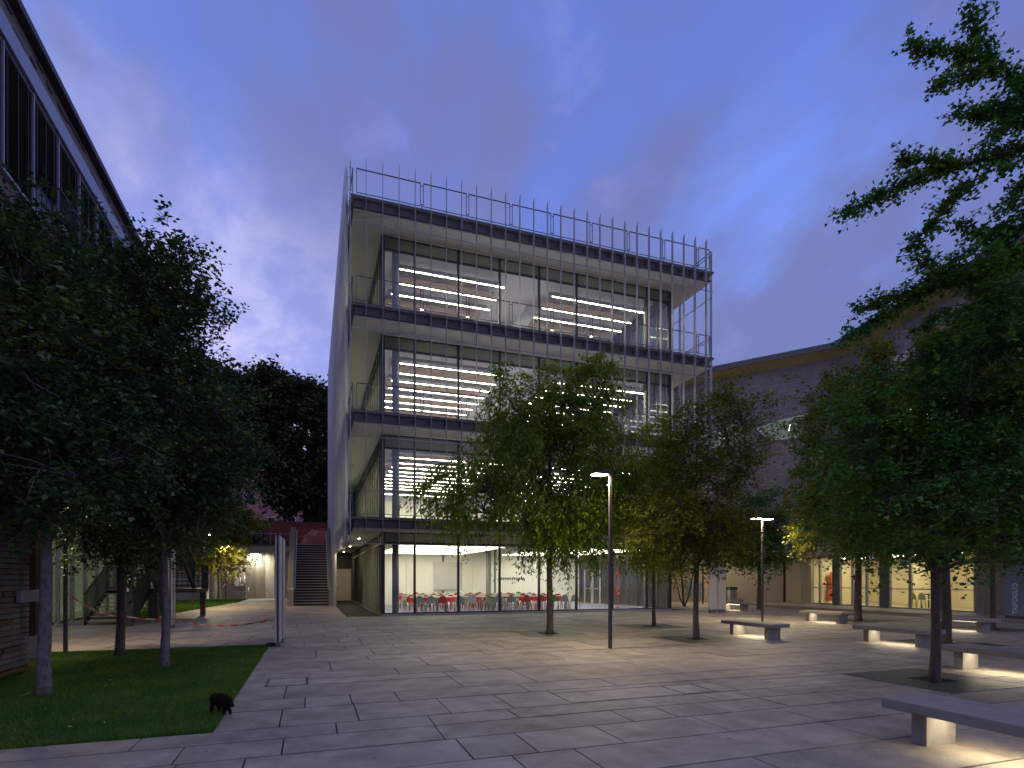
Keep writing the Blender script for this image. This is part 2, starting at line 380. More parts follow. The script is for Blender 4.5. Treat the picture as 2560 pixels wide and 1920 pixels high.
for i, (x0, y0, x1, y1) in enumerate(slabs):
    dz = rng.uniform(-.0025, .0025)
    if i < 300: MB().box(x0 + g, y0 + gy_, -.04, x1 - g, y1 - gy_, dz).build('slab', M['slab'], pav)
    else: rest.box(x0 + g, y0 + gy_, -.04, x1 - g, y1 - gy_, dz)
tag(rest.build('far_slabs', M['slab'], pav), kind='stuff')
for k, (x0, y0, x1, y1) in enumerate(MH):
    mh = thing('manhole_cover', ['square stone-filled manhole cover beside the lawn edge', 'stone-filled manhole cover in the open paving near the big tree grate'][k], 'manhole cover', (x0, y0, -.04), 'manhole covers in the paving')
    box('cover', M['slab'], mh, x0 + .03, y0 + .03, -.04, x1 - .03, y1 - .03, .001)
    f = MB()
    f.box(x0 + .006, y0 + .006, -.04, x1 - .006, y0 + .022, .003).box(x0 + .006, y1 - .022, -.04, x1 - .006, y1 - .006, .003)
    f.box(x0 + .006, y0 + .022, -.04, x0 + .022, y1 - .022, .003).box(x1 - .022, y0 + .022, -.04, x1 - .006, y1 - .022, .003)
    f.build('cover_frame', M['dsteel'], mh)

nr = np.random.default_rng(3)
def blades(name, n, region, h, w, m, label=None, z=0.0, parent=None, tri=None):
    P = region(n); n = len(P)
    ang = nr.uniform(0, 2 * np.pi, n); hh = h * nr.uniform(.5, 1.25, n); ln = nr.uniform(.1, .9, n) * hh; a2 = nr.uniform(0, 2 * np.pi, n)
    V = np.zeros((n, 3, 3)); V[:, 0, :2] = P; V[:, 1, :2] = P; V[:, 2, :2] = P
    V[:, 0, 0] += np.cos(ang) * w / 2; V[:, 0, 1] += np.sin(ang) * w / 2; V[:, 1, 0] -= np.cos(ang) * w / 2; V[:, 1, 1] -= np.sin(ang) * w / 2
    V[:, 2, 0] += np.cos(a2) * ln; V[:, 2, 1] += np.sin(a2) * ln; V[:, :, 2] = z; V[:, 2, 2] += hh
    return fastmesh(name, V.reshape(-1, 3), 3, m, parent)
def fastmesh(name, V, k, m, parent=None):
    me = bpy.data.meshes.new(name); nv = len(V); nf = nv // k
    me.vertices.add(nv); me.vertices.foreach_set('co', np.ascontiguousarray(V, dtype=np.float32).ravel())
    me.loops.add(nv); me.loops.foreach_set('vertex_index', np.arange(nv, dtype=np.int32))
    me.polygons.add(nf); me.polygons.foreach_set('loop_start', np.arange(0, nv, k, dtype=np.int32))
    me.update(calc_edges=True); me.materials.append(m)
    o = bpy.data.objects.new(name, me); C.objects.link(o)
    if parent: o.parent = parent; o.matrix_parent_inverse = Matrix.Translation(-Vector(root_loc(parent)))
    return o
tag(box('lawn', M['soil'], None, -9.5, 6.72, -.05, -1.01, 15.33, -.015), kind='structure')
def reg_near(n):
    x = nr.uniform(-8.5, -1.02, n * 2); y = nr.uniform(6.74, 15.3, n * 2)
    d = x * .332 + y * .943; X = x * .943 - y * .332
    ok = (X > -d * .93 - .3) & (nr.uniform(0, 1, n * 2) < np.clip(9.0 / d, 0, 1))
    return np.stack([x[ok], y[ok]], 1)
tag(blades('grass', 105000, reg_near, .042, .007, M['grass'], z=-.015), 'short mown grass of the lawn in front of the trees', 'grass', kind='stuff')
def reg_edge(n):
    a = np.stack([nr.normal(-1.01, .018, n), nr.uniform(6.74, 15.3, n)], 1); b = np.stack([nr.uniform(-7, -1.0, n), nr.normal(6.73, .018, n)], 1); return np.concatenate([a, b])
tag(blades('lawn_edge_grass', 5200, reg_edge, .055, .008, M['grass'], z=-.015), 'longer grass hanging over the edge of the lawn', 'grass', kind='stuff')
FL = [(-6.9, 27.6), (-6.4, 28.3), (-5.0, 45.2), (-5.0, 52.0), (-9.4, 52.0), (-9.4, 27.6)]
tag(MB().prism(FL, 2, -.02, .012).build('far_lawn', M['soil']), kind='structure')
def reg_far(n):
    y = nr.uniform(27.7, 51.8, n); x = nr.uniform(-9.3, -5.0, n); lim = -6.4 + (y - 28.3) * (1.4 / 16.9)
    ok = x < np.minimum(lim, -5.0); return np.stack([x[ok], y[ok]], 1)
tag(blades('grass', 26000, reg_far, .07, .03, M['grass'], z=.012), 'grass of the strip of lawn beyond the metal stair', 'grass', kind='stuff')
# fallen leaves
V = []
for k in range(150):
    if k < 60: x, y = nr.uniform(-6, -1.2), nr.uniform(6.9, 15)
    else: x, y = nr.uniform(-7.5, 16), nr.uniform(5, 30)
    a = nr.uniform(0, 6.28); l_ = nr.uniform(.02, .04); z = .028 if k < 60 else .006
    u = np.array([math.cos(a), math.sin(a), nr.uniform(-.1, .3)]) * l_; w_ = np.array([-math.sin(a), math.cos(a), .1]) * l_ * .5; p = np.array([x, y, z])
    V += [p - u, p + w_, p + u, p - w_]
tag(fastmesh('fallen_leaves', np.array(V), 4, mat('dry_leaf', (.30, .20, .08), .8, rnd=.5)), 'small dry leaves scattered over the paving and lawn', 'fallen leaves', kind='stuff')
# raised pavement with kerb along the right-hand building
rp = bpy.data.objects.new('raised_pavement', None); C.objects.link(rp); tag(rp, kind='structure')
kx = lambda y: 24.9 + (y - 13.6) * .068
y = 8.0
while y < 30:
    y2 = y + 2.3
    MB().add([(kx(y), y + .01, -.04), (kx(y) + .32, y + .01, -.04), (kx(y2) + .32, y2 - .01, -.04), (kx(y2), y2 - .01, -.04),
              (kx(y), y + .01, .13), (kx(y) + .32, y + .01, .13), (kx(y2) + .32, y2 - .01, .13), (kx(y2), y2 - .01, .13)],
             [(0,3,2,1),(4,5,6,7),(0,1,5,4),(1,2,6,5),(2,3,7,6),(3,0,4,7)]).build('kerb_stone', M['kerb'], rp)
    y = y2
MB().prism([(kx(8) + .33, 8), (32, 8), (32, 31), (kx(31) + .33, 31)], 2, -.04, .122).build('pavement_surface', M['slab'], rp)
tag(MB().prism([(19.4, 25.6), (25.15, 25.6), (26.2, 30.3), (31, 31), (24.5, 38), (19.4, 44)], 2, -.04, -.003).build('side_passage', M['slab'], None), kind='structure')
# grating strip along the glazed side of the building
gs = bpy.data.objects.new('floor_grating', None); C.objects.link(gs); tag(gs, kind='structure')
f = MB()
for k in range(11): f.box(1.42 + k * .14, 25.6, -.04, 1.46 + k * .14, 46, .004)
yy = 25.6
while yy < 46: f.box(1.42, yy, -.04, 2.86, yy + .05, .002); yy += .45
tag(f.build('grating_bars', M['grate'], gs), kind='stuff')

# ---------------------------------------------------------------- main glass building
FZ = [0.0, 4.20, 8.57, 12.94, 17.32]
GX = [2.95, 4.35, 6.35, 8.35, 10.35, 12.35, 14.35, 16.35, 17.75]
X0, X1, Y0, Y1 = 2.95, 17.75, 25.5, 47.0
gb = thing('glass_building', 'four-storey glass building with slab balconies and a screen of grey vertical fins', 'building', (X0, Y0, 0))
box('ground_floor', M['ifloor'], gb, X0, Y0 + .05, -.04, X1, Y1, .03)
box('plinth', M['steel'], gb, X0 - .06, Y0 - .06, -.04, X1 + .06, Y0 + .045, .10)
box('plinth', M['steel'], gb, X0 - .06, Y0 + .05, -.04, X0 + .045, Y1, .10)
box('plinth', M['steel'], gb, X1 - .045, Y0 + .05, -.04, X1 + .06, Y1, .10)
names = ['first', 'second', 'third', 'roof']
for k in range(1, 5):
    z = FZ[k]
    box('floor_slab', M['ifloor'] if k < 4 else M['dconcrete'], gb, X0 + .06, Y0 + .06, z - .30, X1 - .06, Y1, z)
    box('ceiling', M['ceil'], gb, X0 + .08, Y0 + .12, z - .46, X1 - .08, Y1 - .05, z - .31)
    # cantilevered balcony: walkway plate, soffit
    f = MB(); f.box(1.52, 24.02, z - .09, 19.36, Y0 - .03, z - .005).box(1.52, Y0 - .03, z - .09, X0 - .03, 48, z - .005).box(X1 + .03, Y0 - .03, z - .09, 19.36, 48, z - .005)
    f.build('balcony_deck', M['deck'], gb)
    f = MB(); f.box(1.62, 24.22, z - .50, 19.26, Y0 - .03, z - .44).box(1.62, Y0 - .03, z - .50, X0 - .03, 48, z - .44).box(X1 + .03, Y0 - .03, z - .50, 19.26, 48, z - .44)
    f.build('soffit', M['soffit'], gb)
    # edge beam: web and flange along the front and both sides, with stiffeners
    f = MB(); f.box(1.66, 24.16, z - .43, 19.22, 24.19, z - .095).box(1.60, 24.08, z - .445, 19.28, 24.19, z - .415)
    f.box(1.66, 24.2, z - .43, 1.69, 48, z - .095).box(19.19, 24.2, z - .43, 19.22, 48, z - .095).box(1.58, 24.2, z - .445, 1.68, 48, z - .415).box(19.2, 24.2, z - .445, 19.3, 48, z - .415)
    f.build('edge_beam', M['dsteel'], gb)
    for i in range(26):
        x = 2.08 + i * .6635
        box('beam_bracket', M['dsteel'], gb, x - .008, 23.80, z - .40, x + .008, 24.155, z - .14)
    box('nosing', M['dsteel'], gb, 1.50, 24.0, z - .07, 19.38, 24.015, z + .0)
    zt = z - 1.12
    MB().bar((1.6, 23.86, zt), (19.2, 23.86, zt), .03).build('tie_bar', M['fin'], gb)
    # railing: 2 m frames of flat bar with gaps, each a part
    for i in range(9):
        a, b = (1.72, 4.36) if i == 0 else (4.46 + (i - 1) * 1.998, 6.36 + (i - 1) * 1.998)
        if i == 8: b = 19.12
        if i == 8: a = 4.46 + 7 * 1.998 - 1.998 * 0
        zz0, zz1, yy = z + .10, z + 1.10, 24.04
        f = MB(); f.box(a, yy - .02, zz1 - .03, b, yy + .02, zz1).box(a, yy - .012, zz0, b, yy + .012, zz0 + .025)
        f.box(a, yy - .015, zz0 + .025, a + .025, yy + .015, zz1 - .03).box(b - .025, yy - .015, zz0 + .025, b, yy + .015, zz1 - .03)
        fr = f.build('railing_frame', M['dsteel'], gb)
        f = MB(); x = a + .13
        while x < b - .05: f.box(x - .0018, yy - .0018, zz0 + .03, x + .0018, yy + .0018, zz1 - .03); x += .13
        o = f.build('railing_wires', M['steel'], fr); tag(o, kind='stuff')
        if i < 8:
            for q in ((b, yy - .012, zz1 - .14, b + .1, yy + .012, zz1 - .12), (b, yy - .012, zz0 + .08, b + .1, yy + .012, zz0 + .1)): box('railing_link', M['dsteel'], gb, *q)
            box('railing_post', M['dsteel'], gb, b + .03, yy - .012, z, b + .06, yy + .012, zz0 + .078)
    for sx in (1.58, 19.3):
        yv = 24.12
        while yv < 47.5:
            f = MB(); f.box(sx - .02, yv, z + 1.07, sx + .02, yv + 1.9, z + 1.10).box(sx - .012, yv, z + .10, sx + .012, yv + 1.9, z + .125)
            f.box(sx - .015, yv, z + .125, sx + .015, yv + .025, z + 1.07).box(sx - .015, yv + 1.875, z + .125, sx + .015, yv + 1.9, z + 1.07)
            f.build('railing_frame', M['dsteel'], gb); yv += 2.0
# front fins and right-hand fins (slanted tips)
def fin(x, y, z0, z1, along):
    t, dpt = .007, .15
    if along == 'y': P = [(y - dpt / 2, z0), (y + dpt / 2, z0), (y + dpt / 2, z1 - .14), (y - dpt / 2, z1)]; return MB().prism(P, 0, x - t, x + t)
    P = [(x - dpt / 2, z0), (x + dpt / 2, z0), (x + dpt / 2, z1), (x - dpt / 2, z1 - .14)]; return MB().prism(P, 1, y - t, y + t)
for i in range(26): fin(2.08 + i * .6635, 23.73, 3.12, 18.68, 'y').build('fin', M['fin'], gb)
yv = 24.6
while yv < 47: fin(19.66, yv, 3.12, 18.68, 'x').build('fin', M['fin'], gb); yv += 1.33
for z in [q + h for q in FZ[1:] for h in (-.25, 1.09, -1.12)]:
    if z < 18.7: MB().bar((19.5, 24.3, z), (19.5, 47, z), .03).build('tie_bar', M['fin'], gb)
# left-hand screen of big vertical louvres
for i in range(46):
    y = 24.0 + i * .575; z0 = 3.15 if y < 35 else .0
    a = R(12); c_, s_ = math.cos(a), math.sin(a); hw = .33
    p0 = (1.34 - s_ * hw, y - c_ * hw + .3); p1 = (1.34 + s_ * hw, y + c_ * hw + .3)
    q = [(p0[0], p0[1]), ((p0[0] + p1[0]) / 2 - .05, (p0[1] + p1[1]) / 2 - .02), (p1[0], p1[1])]
    poly = q + [(x_ + .018, y_) for x_, y_ in q[::-1]]
    MB().prism(poly, 2, z0, 18.62).build('louvre', M['louvre'], gb)
f = MB(); f.box(1.46, 23.98, 3.12, 1.50, 24.06, 18.62)
f.build('screen_post', M['fin'], gb)
for k in range(1, 5):
    for h in (-1.1, -.3, .15, .65, 1.05): 
        if FZ[k] + h > 3.2: MB().bar((1.40, 24.03, FZ[k] + h), (1.60, 24.03, FZ[k] + h), .02).build('screen_bracket', M['fin'], gb)
for y in np.arange(24.5, 34.8, .58): MB().bar((1.38, y, 3.17), (1.56, y + .22, 3.17), .05, .02).build('screen_tooth', M['fin'], gb)
# glazing
hdr = [3.24] + [z + 3.22 for z in FZ[1:4]]
top = [3.72] + [z + 3.80 for z in FZ[1:4]]
base = [.10] + [z + .02 for z in FZ[1:4]]
for k in range(4):
    b, h, t = base[k], hdr[k], top[k]
    for i in range(8):
        xa, xb = GX[i] + .045, GX[i + 1] - .045
        p = box('window_pane', M['glass'], gb, xa, Y0 - .005, b + .05, xb, Y0 + .005, h - .04)
        box('header_panel', M['header'], gb, xa, Y0 - .004, h + .04, xb, Y0 + .012, t - .05)
    for i, x in enumerate(GX):
        w = .045 if 0 < i < 8 else .085
        box('mullion', M['frame'], gb, x - w, Y0 - .05, b, x + w, Y0 + .07, t)
    for i in range(8):
        xa, xb = GX[i] + .045 + (.04 if i == 0 else 0), GX[i + 1] - .045 - (.04 if i == 7 else 0)
        for q0, q1 in ((h - .04, h + .04), (t - .05, t), (b, b + .05)): box('transom', M['frame'], gb, xa, Y0 - .035, q0, xb, Y0 + .05, q1)
    for sx, gm in ((X0, 'sideglass'), (X1, 'sideglass')):
        y = Y0 + .1
        j = 0
        while y < Y1 - .2:
            y2 = min(y + 1.0, Y1)
            box('window_pane', M[gm] if sx == X0 else M['paleglass'], gb, sx - .005, y + .03, b + .05, sx + .005, y2 - .03, h - .04)
            box('header_panel', M['sideglass'] if sx == X0 else M['header'], gb, sx - .005, y + .03, h + .04, sx + .008, y2 - .03, t - .05)
            wd = .035 if j % 4 else .05
            box('mullion', M['dsteel'], gb, sx - .05, y2 - wd, b, sx + .05, y2 + wd, t)
            y = y2; j += 1
        for q0, q1 in ((h - .035, h + .035), (t - .05, t), (b, b + .05)): box('transom', M['dsteel'], gb, sx - .04, Y0 + .08, q0, sx + .04, Y1, q1)
    # inner wall, round columns
    yb = 36.0 if k == 0 else 40.5
    zf, zcl = (.03 if k == 0 else FZ[k]), FZ[k + 1] - .47
    xs = [X0 + .1, 5.6, 7.9, 8.05, 9.9, 11.4, 11.55, 13.4, 15.3, X1 - .1]
    for i in range(len(xs) - 1):
        narrow = xs[i + 1] - xs[i] < .3
        box('inner_wall_panel', M['igrey'] if narrow else M['iwall'], gb, xs[i] + .01, yb + (.06 if narrow else 0), zf, xs[i + 1] - .01, yb + .12, zcl)
    box('core_wall', M['iwall'], gb, X0 + .1, Y1 - .3, zf, X1 - .1, Y1 - .1, zcl)
    for cxx in (3.62, 9.95, 16.9):
        for cyy in ((26.35,) if k else (26.35,)) if cxx != 9.95 else (32.5,): MB().cyl(cxx, cyy, zf, zcl, .155, 20).build('column', M['column'], gb, smooth=True)
    if k:   # inner partitions end rooms, ducts and wooden slats under the ceiling
        for y in np.arange(27.3, 40, 2.5):
            for a, b2 in ((3.7, 9.0), (11.6, 17.0)):
                MB().bar((a, y, FZ[k] + 3.52), (b2, y, FZ[k] + 3.52), .28, .16).build('ceiling_duct', M['duct'], gb)
                for q in range(4): MB().bar((a + .6 + q * 1.3, y + .3, FZ[k] + 3.38), (a + .6 + q * 1.3, y + .3, FZ[k] + 3.58), .10).build('spot_fitting', M['white'], gb)
        for y in np.arange(28.3, 40, 2.5):
            for a, b2 in ((3.7, 9.0), (11.6, 17.0)):
                f = MB()
                for q in range(6): f.box(a, y + q * .16, FZ[k] + 3.60, b2, y + q * .16 + .11, FZ[k] + 3.66)
                f.build('wood_ceiling_slats', M['wood'], gb)
    if k == 3 or k == 2:
        for sg, xa in ((1, 8.9), (-1, 11.7)):
            f = MB(); f.prism([(xa, FZ[k] + .3), (xa + .75 * sg, FZ[k] + .3), (xa + 2.9, FZ[k] + 3.6), (xa + 2.15, FZ[k] + 3.6)] if sg > 0 else [(9.9, FZ[k] + .2), (10.5, FZ[k] + .2), (12.0, FZ[k] + 3.5), (11.2, FZ[k] + 3.5)], 1, 29.0 if sg > 0 else 31.0, 29.3 if sg > 0 else 31.3)
            f.build('sloping_beam', M['white'], gb)
box('back_wall', M['dconcrete'], gb, X0, Y1, 0, X1, Y1 + .2, 16.8)
box('side_passage_wall', M['soffit'], gb, 1.50, 46.0, 0, X0 - .06, 46.2, 2.46)
box('side_passage_wall', M['frame'], gb, 1.50, 46.05, 2.465, X0 - .06, 46.2, 3.69)
dr = box('service_door', M['soffit'], gb, 1.62, 45.95, .02, 2.52, 45.995, 2.15)
MB().bar((1.75, 45.90, 1.0), (1.98, 45.90, 1.0), .03).box(1.74, 45.88, .9, 1.80, 45.95, 1.1).build('handle', M['black'], dr)
es = box('exit_sign', M['greenlit'], gb, 2.15, 41.0, 5.05, 2.65, 41.06, 5.45)
for x, y in ((2.2, 39), (2.2, 33)): MB().cyl(x, y, 8.57 - .62, 8.57 - .505, .05, 10).build('soffit_spot', M['white'], gb)
for x, y in ((2.2, 29.0), (2.2, 36.0), (2.2, 43.0)):
    sp_ = MB().cyl(x, y, 3.64, 3.695, .06, 12).build('soffit_spot', M['white'], gb); MB().cyl(x, y, 3.63, 3.638, .05, 12).build('lens', M['walllamp'], sp_)
    L = bpy.data.lights.new('soffit_light', 'AREA'); L.shape = 'DISK'; L.size = .1; L.energy = 14; L.color = (1, .78, .5)
    o = bpy.data.objects.new('soffit_light', L); C.objects.link(o); o.location = (x, y, 3.62); o.parent = gb; o.matrix_parent_inverse = Matrix.Translation(-Vector(root_loc(gb)))
# whiteboard, coat hooks, lobby door on the ground floor
box('white_screen', M['white'], gb, 7.35, 35.9, .95, 9.2, 35.96, 2.75)
f = MB()
for i in range(14): f.box(11.75 + i * .13, 35.9, 1.62, 11.79 + i * .13, 35.97, 1.76)
f.build('coat_hooks', M['black'], gb)
for yv in (33.0, 34.2):
    f = MB(); f.box(X1 - .10, yv, .05, X1 - .03, yv + .07, 2.3).box(X1 - .10, yv + 1.0, .05, X1 - .03, yv + 1.07, 2.3).box(X1 - .10, yv + .07, 2.23, X1 - .03, yv + 1.0, 2.3).box(X1 - .14, yv + .07, 1.0, X1 - .08, yv + 1.0, 1.05)
    f.build('lobby_door', M['white'], gb)
f = MB()
for x in np.arange(2.95, 17.8, .5): 
    for zz in (): pass

# ceiling lights: linear LED rows, two rooms per floor
floors_w = ['ground', 'first', 'second', 'third']
gname = 'linear lights under the ceilings of the glass building'
proto = {}
for k in range(4):
    zl = 3.20 if k == 0 else FZ[k] + 3.08
    n = 8 if k == 0 else (11 if k < 3 else 6)
    for j in range(n):
        y = 26.65 + j * 1.15 + (.17 if k and j else 0)
        for rm, (a, b) in enumerate(((3.80, 8.96), (11.55, 16.95))):
            if (rm, k > 0) not in proto:
                L = local('ceiling_light', 'x', 'ceiling light', (a, y, zl), group=gname)
                MB().box(0, -.030, -.0, b - a, .030, .003).build('diffuser', M['strip'] if k else M['strip_low'], L)
                MB().box(-.02, -.05, .004, b - a + .02, .05, .06).build('housing', M['white'], L)
                proto[(rm, k > 0)] = L
            else: L = dup(proto[(rm, k > 0)], (a, y, zl))
            L['label'] = '%s linear light from the front on the %s floor, %s room of the glass building' % (ordinal(j), floors_w[k], ('left', 'right')[rm])

# ---------------------------------------------------------------- classroom chairs and tables
def make_chair(m, kind):
    t = local('chair', 'x', 'chair', (0, 0, .03))
    if kind == 'arch':      # backrest is an arch that runs on into the rear legs (rear = -y)
        P = [(.235 * math.cos(a), .46 + .36 * math.sin(a)) for a in np.linspace(0, math.pi, 11)]
        MB().prism(P, 1, -.23, -.205).build('backrest', m, t)
    else: MB().box(-.22, -.23, .46, .22, -.205, .84).build('backrest', m, t)
    MB().cyl(0, 0, .44, .47, .21, 14).build('seat', m, t)
    for sx in (-1, 1):
        MB().bar((.225 * sx, -.22, .47), (.27 * sx, -.27, 0), .03).build('leg', m, t)
        MB().bar((.17 * sx, .15, .45), (.20 * sx, .22, 0), .028).build('leg', m, t)
    return t
cproto = {}
def chair(kind, colr, x, y, rz, label, grp):
    m = {'red': M['ired'], 'green': M['igreen'], 'grey': M['igreyplastic'], 'white': M['white']}[colr]
    if (kind, colr) not in cproto:
        c = cproto[(kind, colr)] = make_chair(m, kind); c.location = (x, y, .03); c.rotation_euler.z = rz
    else: c = dup(cproto[(kind, colr)], (x, y, .03), rz)
    c['label'] = label; c['group'] = grp; return c
fx = [4.89, 5.44, 6.01, 6.85, 7.48, 8.31, 8.79, 9.47, 10.32, 11.16, 11.83, 12.45, 13.05]
fc = ['grey', 'grey', 'red', 'grey', 'white', 'grey', 'grey', 'grey', 'red', 'red', 'green', 'grey', 'grey']
for i, (x, c_) in enumerate(zip(fx, fc)):
    chair('flat' if c_ == 'white' else 'arch', c_, x, 27.35, rng.uniform(-.15, .15), '%s %s chair of the front row behind the ground-floor window, %s from the left' % ('square-backed' if c_ == 'white' else 'arched', c_, ordinal(i)), 'chairs of the front row in the ground-floor room')
tproto = None
for r_ in range(4):
    y = 28.0 + r_ * 2.0
    for i in range(4):
        x = 4.55 + i * 2.2
        if tproto is None:
            T_ = local('table', 'x', 'table', (x, y, .03), group='white tables in rows in the ground-floor room')
            MB().box(0, -.36, .71, 2.1, .36, .74).build('table_top', M['white'], T_)
            for lx in (.3, 1.8):
                MB().box(lx - .04, -.05, .03, lx + .04, .05, .71).box(lx - .03, -.3, 0, lx + .03, .3, .03).build('leg', M['igreyplastic'], T_)
            tproto = T_
        else: T_ = dup(tproto, (x, y, .03))
        T_['label'] = '%s white table from the left in the %s row of the ground-floor room' % (ordinal(i), ordinal(r_))
    cols = ['red', 'green', 'red', 'grey', 'red', 'grey', 'grey', 'red', 'grey', 'red', 'green', 'red', 'grey', 'red']
    for j in range(13):
        x = 4.85 + j * .66 + rng.uniform(-.1, .1); c_ = rng.choice(cols)
        if r_ == 3 and j % 2: continue
        chair('arch', c_, x, y + .62, math.pi + rng.uniform(-.2, .2), '%s arched chair beyond the %s table row, %s along it from the left' % (c_, ordinal(r_), ordinal(j)), 'chairs beyond the table rows in the ground-floor room')
fe = thing('fire_extinguisher', 'red fire extinguisher on a floor stand behind the ground-floor window', 'extinguisher', (16.24, 28.3, .03))
MB().tube([(16.24, 28.3, .03), (16.24, 28.3, .06), (16.24, 28.3, .09)], [.17, .16, .03], 16).build('stand_base', M['ired'], fe)
MB().cyl(16.24, 28.3, .09, 1.9, .014, 8).build('stand_pole', M['ired'], fe)
MB().tube([(16.24, 28.22, z) for z in (.62, .65, 1.0, 1.06, 1.12)], [.06, .09, .09, .05, .02], 14).build('cylinder', M['ired'], fe, smooth=True)
box('label', M['white'], fe, 16.20, 28.12, .78, 16.28, 28.129, .9)
box('sign', M['ired'], fe, 16.16, 28.29, 1.9, 16.32, 28.31, 2.08)

# ---------------------------------------------------------------- concrete benches
def bench(x, y, label):      # x,y = far left-hand corner; runs towards -y
    t = thing('bench', label, 'bench', (x + .345, y - .95, 0), 'concrete benches lit from below')
    box('seat', M['concrete'], t, x, y - 1.9, .32, x + .69, y, .42, bevel=.013)
    for a in (.2, 1.55): box('leg', M['concrete'], t, x + .15, y - a - .15, -.03, x + .56, y - a, .32, bevel=.006)
    box('light_strip', M['benchled'], t, x + .30, y - 1.50, .300, x + .34, y - .40, .318)
    L = bpy.data.lights.new('bench_lamp', 'AREA'); L.shape = 'RECTANGLE'; L.size = .05; L.size_y = 1.05; L.energy = 2.8; L.color = (1, .84, .58)
    o = bpy.data.objects.new('bench_lamp', L); C.objects.link(o); o.location = (x + .36, y - .95, .296); o.parent = t; o.matrix_parent_inverse = Matrix.Translation(-Vector(root_loc(t)))
    return t
bench(5.41, 4.18, 'large concrete bench nearest the camera, cut by the picture edge')
bench(10.80, 7.26, 'concrete bench just beyond the large tree grate, cut by the picture edge')
bench(13.43, 11.18, 'concrete bench whose end passes behind the thick foreground tree trunk')
bench(11.43, 13.85, 'concrete bench standing in front of the slim lamp post, beside a tree grate')
bench(18.08, 17.39, 'pale concrete bench in front of the raised pavement by the lit doors')
bench(19.08, 13.30, 'pale concrete bench behind the two dark trunks near the blue-grey sign')
bench(20.9, 25.6, 'far concrete bench beside the white 16B sign and the waste bins')

# ---------------------------------------------------------------- lamp posts
def lamp(x, y, h, heads, label, power=45, col=(1, .80, .48)):
    t = thing('lamp_post', label, 'lamp post', (x, y, 0), 'slim lamp posts in the courtyard')
    MB().box(x - .034, y - .034, -.03, x + .034, y + .034, 2.35).build('pole', M['post'], t)
    MB().box(x - .031, y - .031, 2.355, x + .031, y + .031, h).build('upper_pole', M['post'], t)
    for sx in heads:
        x0 = x + sx * .035; x1 = x + sx * .50
        P = [(x0, h - .10), (x0, h + .02), (x0 + sx * .2, h - .005), (x1, h - .09), (x1, h - .10)]
        if sx > 0: P = P[::-1]
        hd = MB().prism(P, 1, y - .13, y + .13).build('lamp_head', M['post'], t)
        a, b = sorted((x + sx * .12, x1 - sx * .06))
        box('lens', M['lamp'], hd, a, y - .11, h - .115, b, y + .11, h - .102)
        L = bpy.data.lights.new('lamp_light', 'AREA'); L.shape = 'RECTANGLE'; L.size = .4; L.size_y = .2; L.energy = power; L.color = col
        o = bpy.data.objects.new('lamp_light', L); C.objects.link(o); o.location = ((a + b) / 2, y, h - .12); o.parent = t; o.matrix_parent_inverse = Matrix.Translation(-Vector(root_loc(t)))
    return t
lamp(6.59, 11.81, 4.15, (-1,), 'nearest slim lamp post with one lit head, in the open paving before the glass building', 75)
lamp(16.35, 17.47, 4.05, (-1, 1), 'twin-headed lamp post behind the concrete bench, its heads glowing under the trees', 55)
lamp(24.6, 31.6, 4.1, (-1, 1), 'distant twin-headed lamp post near the diagonal plaster wall', 30)
lamp(-5.10, 15.06, 4.1, (-1,), 'dark lamp post on the lawn edge with barrier tape tied to it', 75)
lamp(-5.80, 36.54, 4.3, (1,), 'lamp post on the far grass strip behind the metal stair', 150)
lamp(-5.77, 45.16, 4.1, (-1, 1), 'twin-headed lamp post beside the small yellow-lit maple', 150)
lamp(-1.4, 49.5, 4.2, (-1,), 'lamp post half hidden beside the foot of the outdoor stair', 22) if False else None

# ---------------------------------------------------------------- sign totems
def totem_x(x, y, w, h, mface, label, grp=None, z=0):   # panel faces -y
    t = thing('sign_panel', label, 'sign', (x + w / 2, y, z), grp)
    box('foot', M['dsteel'], t, x + .02, y - .03, z - .02, x + w - .02, y + .05, z + .17)
    box('panel', mface, t, x, y - .05, z + .17, x + w, y + .07, z + h)
    return t
def face_y(x, y, z, ): return Matrix.Translation((x, y, z)) @ Matrix.Rotation(R(90), 4, 'X')
A_ = totem_x(18.12, 22.82, .45, 2.75, M['panelwhite'], 'blank tall white sign panel to the left of the panel marked 16B', 'white signs by the right corner of the glass building')
B_ = totem_x(18.62, 22.80, .45, 2.75, M['panelwhite'], 'tall white sign panel with the number 16B near its top', 'white signs by the right corner of the glass building')
text('16B', .20, M['signdark'], B_, face_y(18.77, 22.742, 1.62))
f = MB(); 
for k in range(5): f.box(18.79 + k * .032, 22.744, 1.86, 18.81 + k * .032, 22.749, 2.02 - abs(k - 2) * .02)
f.box(18.77, 22.745, 1.84, 18.96, 22.749, 1.855).box(18.77, 22.745, 2.05, 18.96, 22.749, 2.07).build('pictogram', M['panelblue'], B_)
for t_, x_ in ((A_, 18.30), (B_, 18.80)):
    MB().box(x_, 22.744 if t_ is B_ else 22.764, .30, x_ + .10, 22.749 if t_ is B_ else 22.769, .315).box(x_ + .03, 22.744 if t_ is B_ else 22.764, .34, x_ + .07, 22.749 if t_ is B_ else 22.769, .37).build('small_print', M['signdark'], t_)
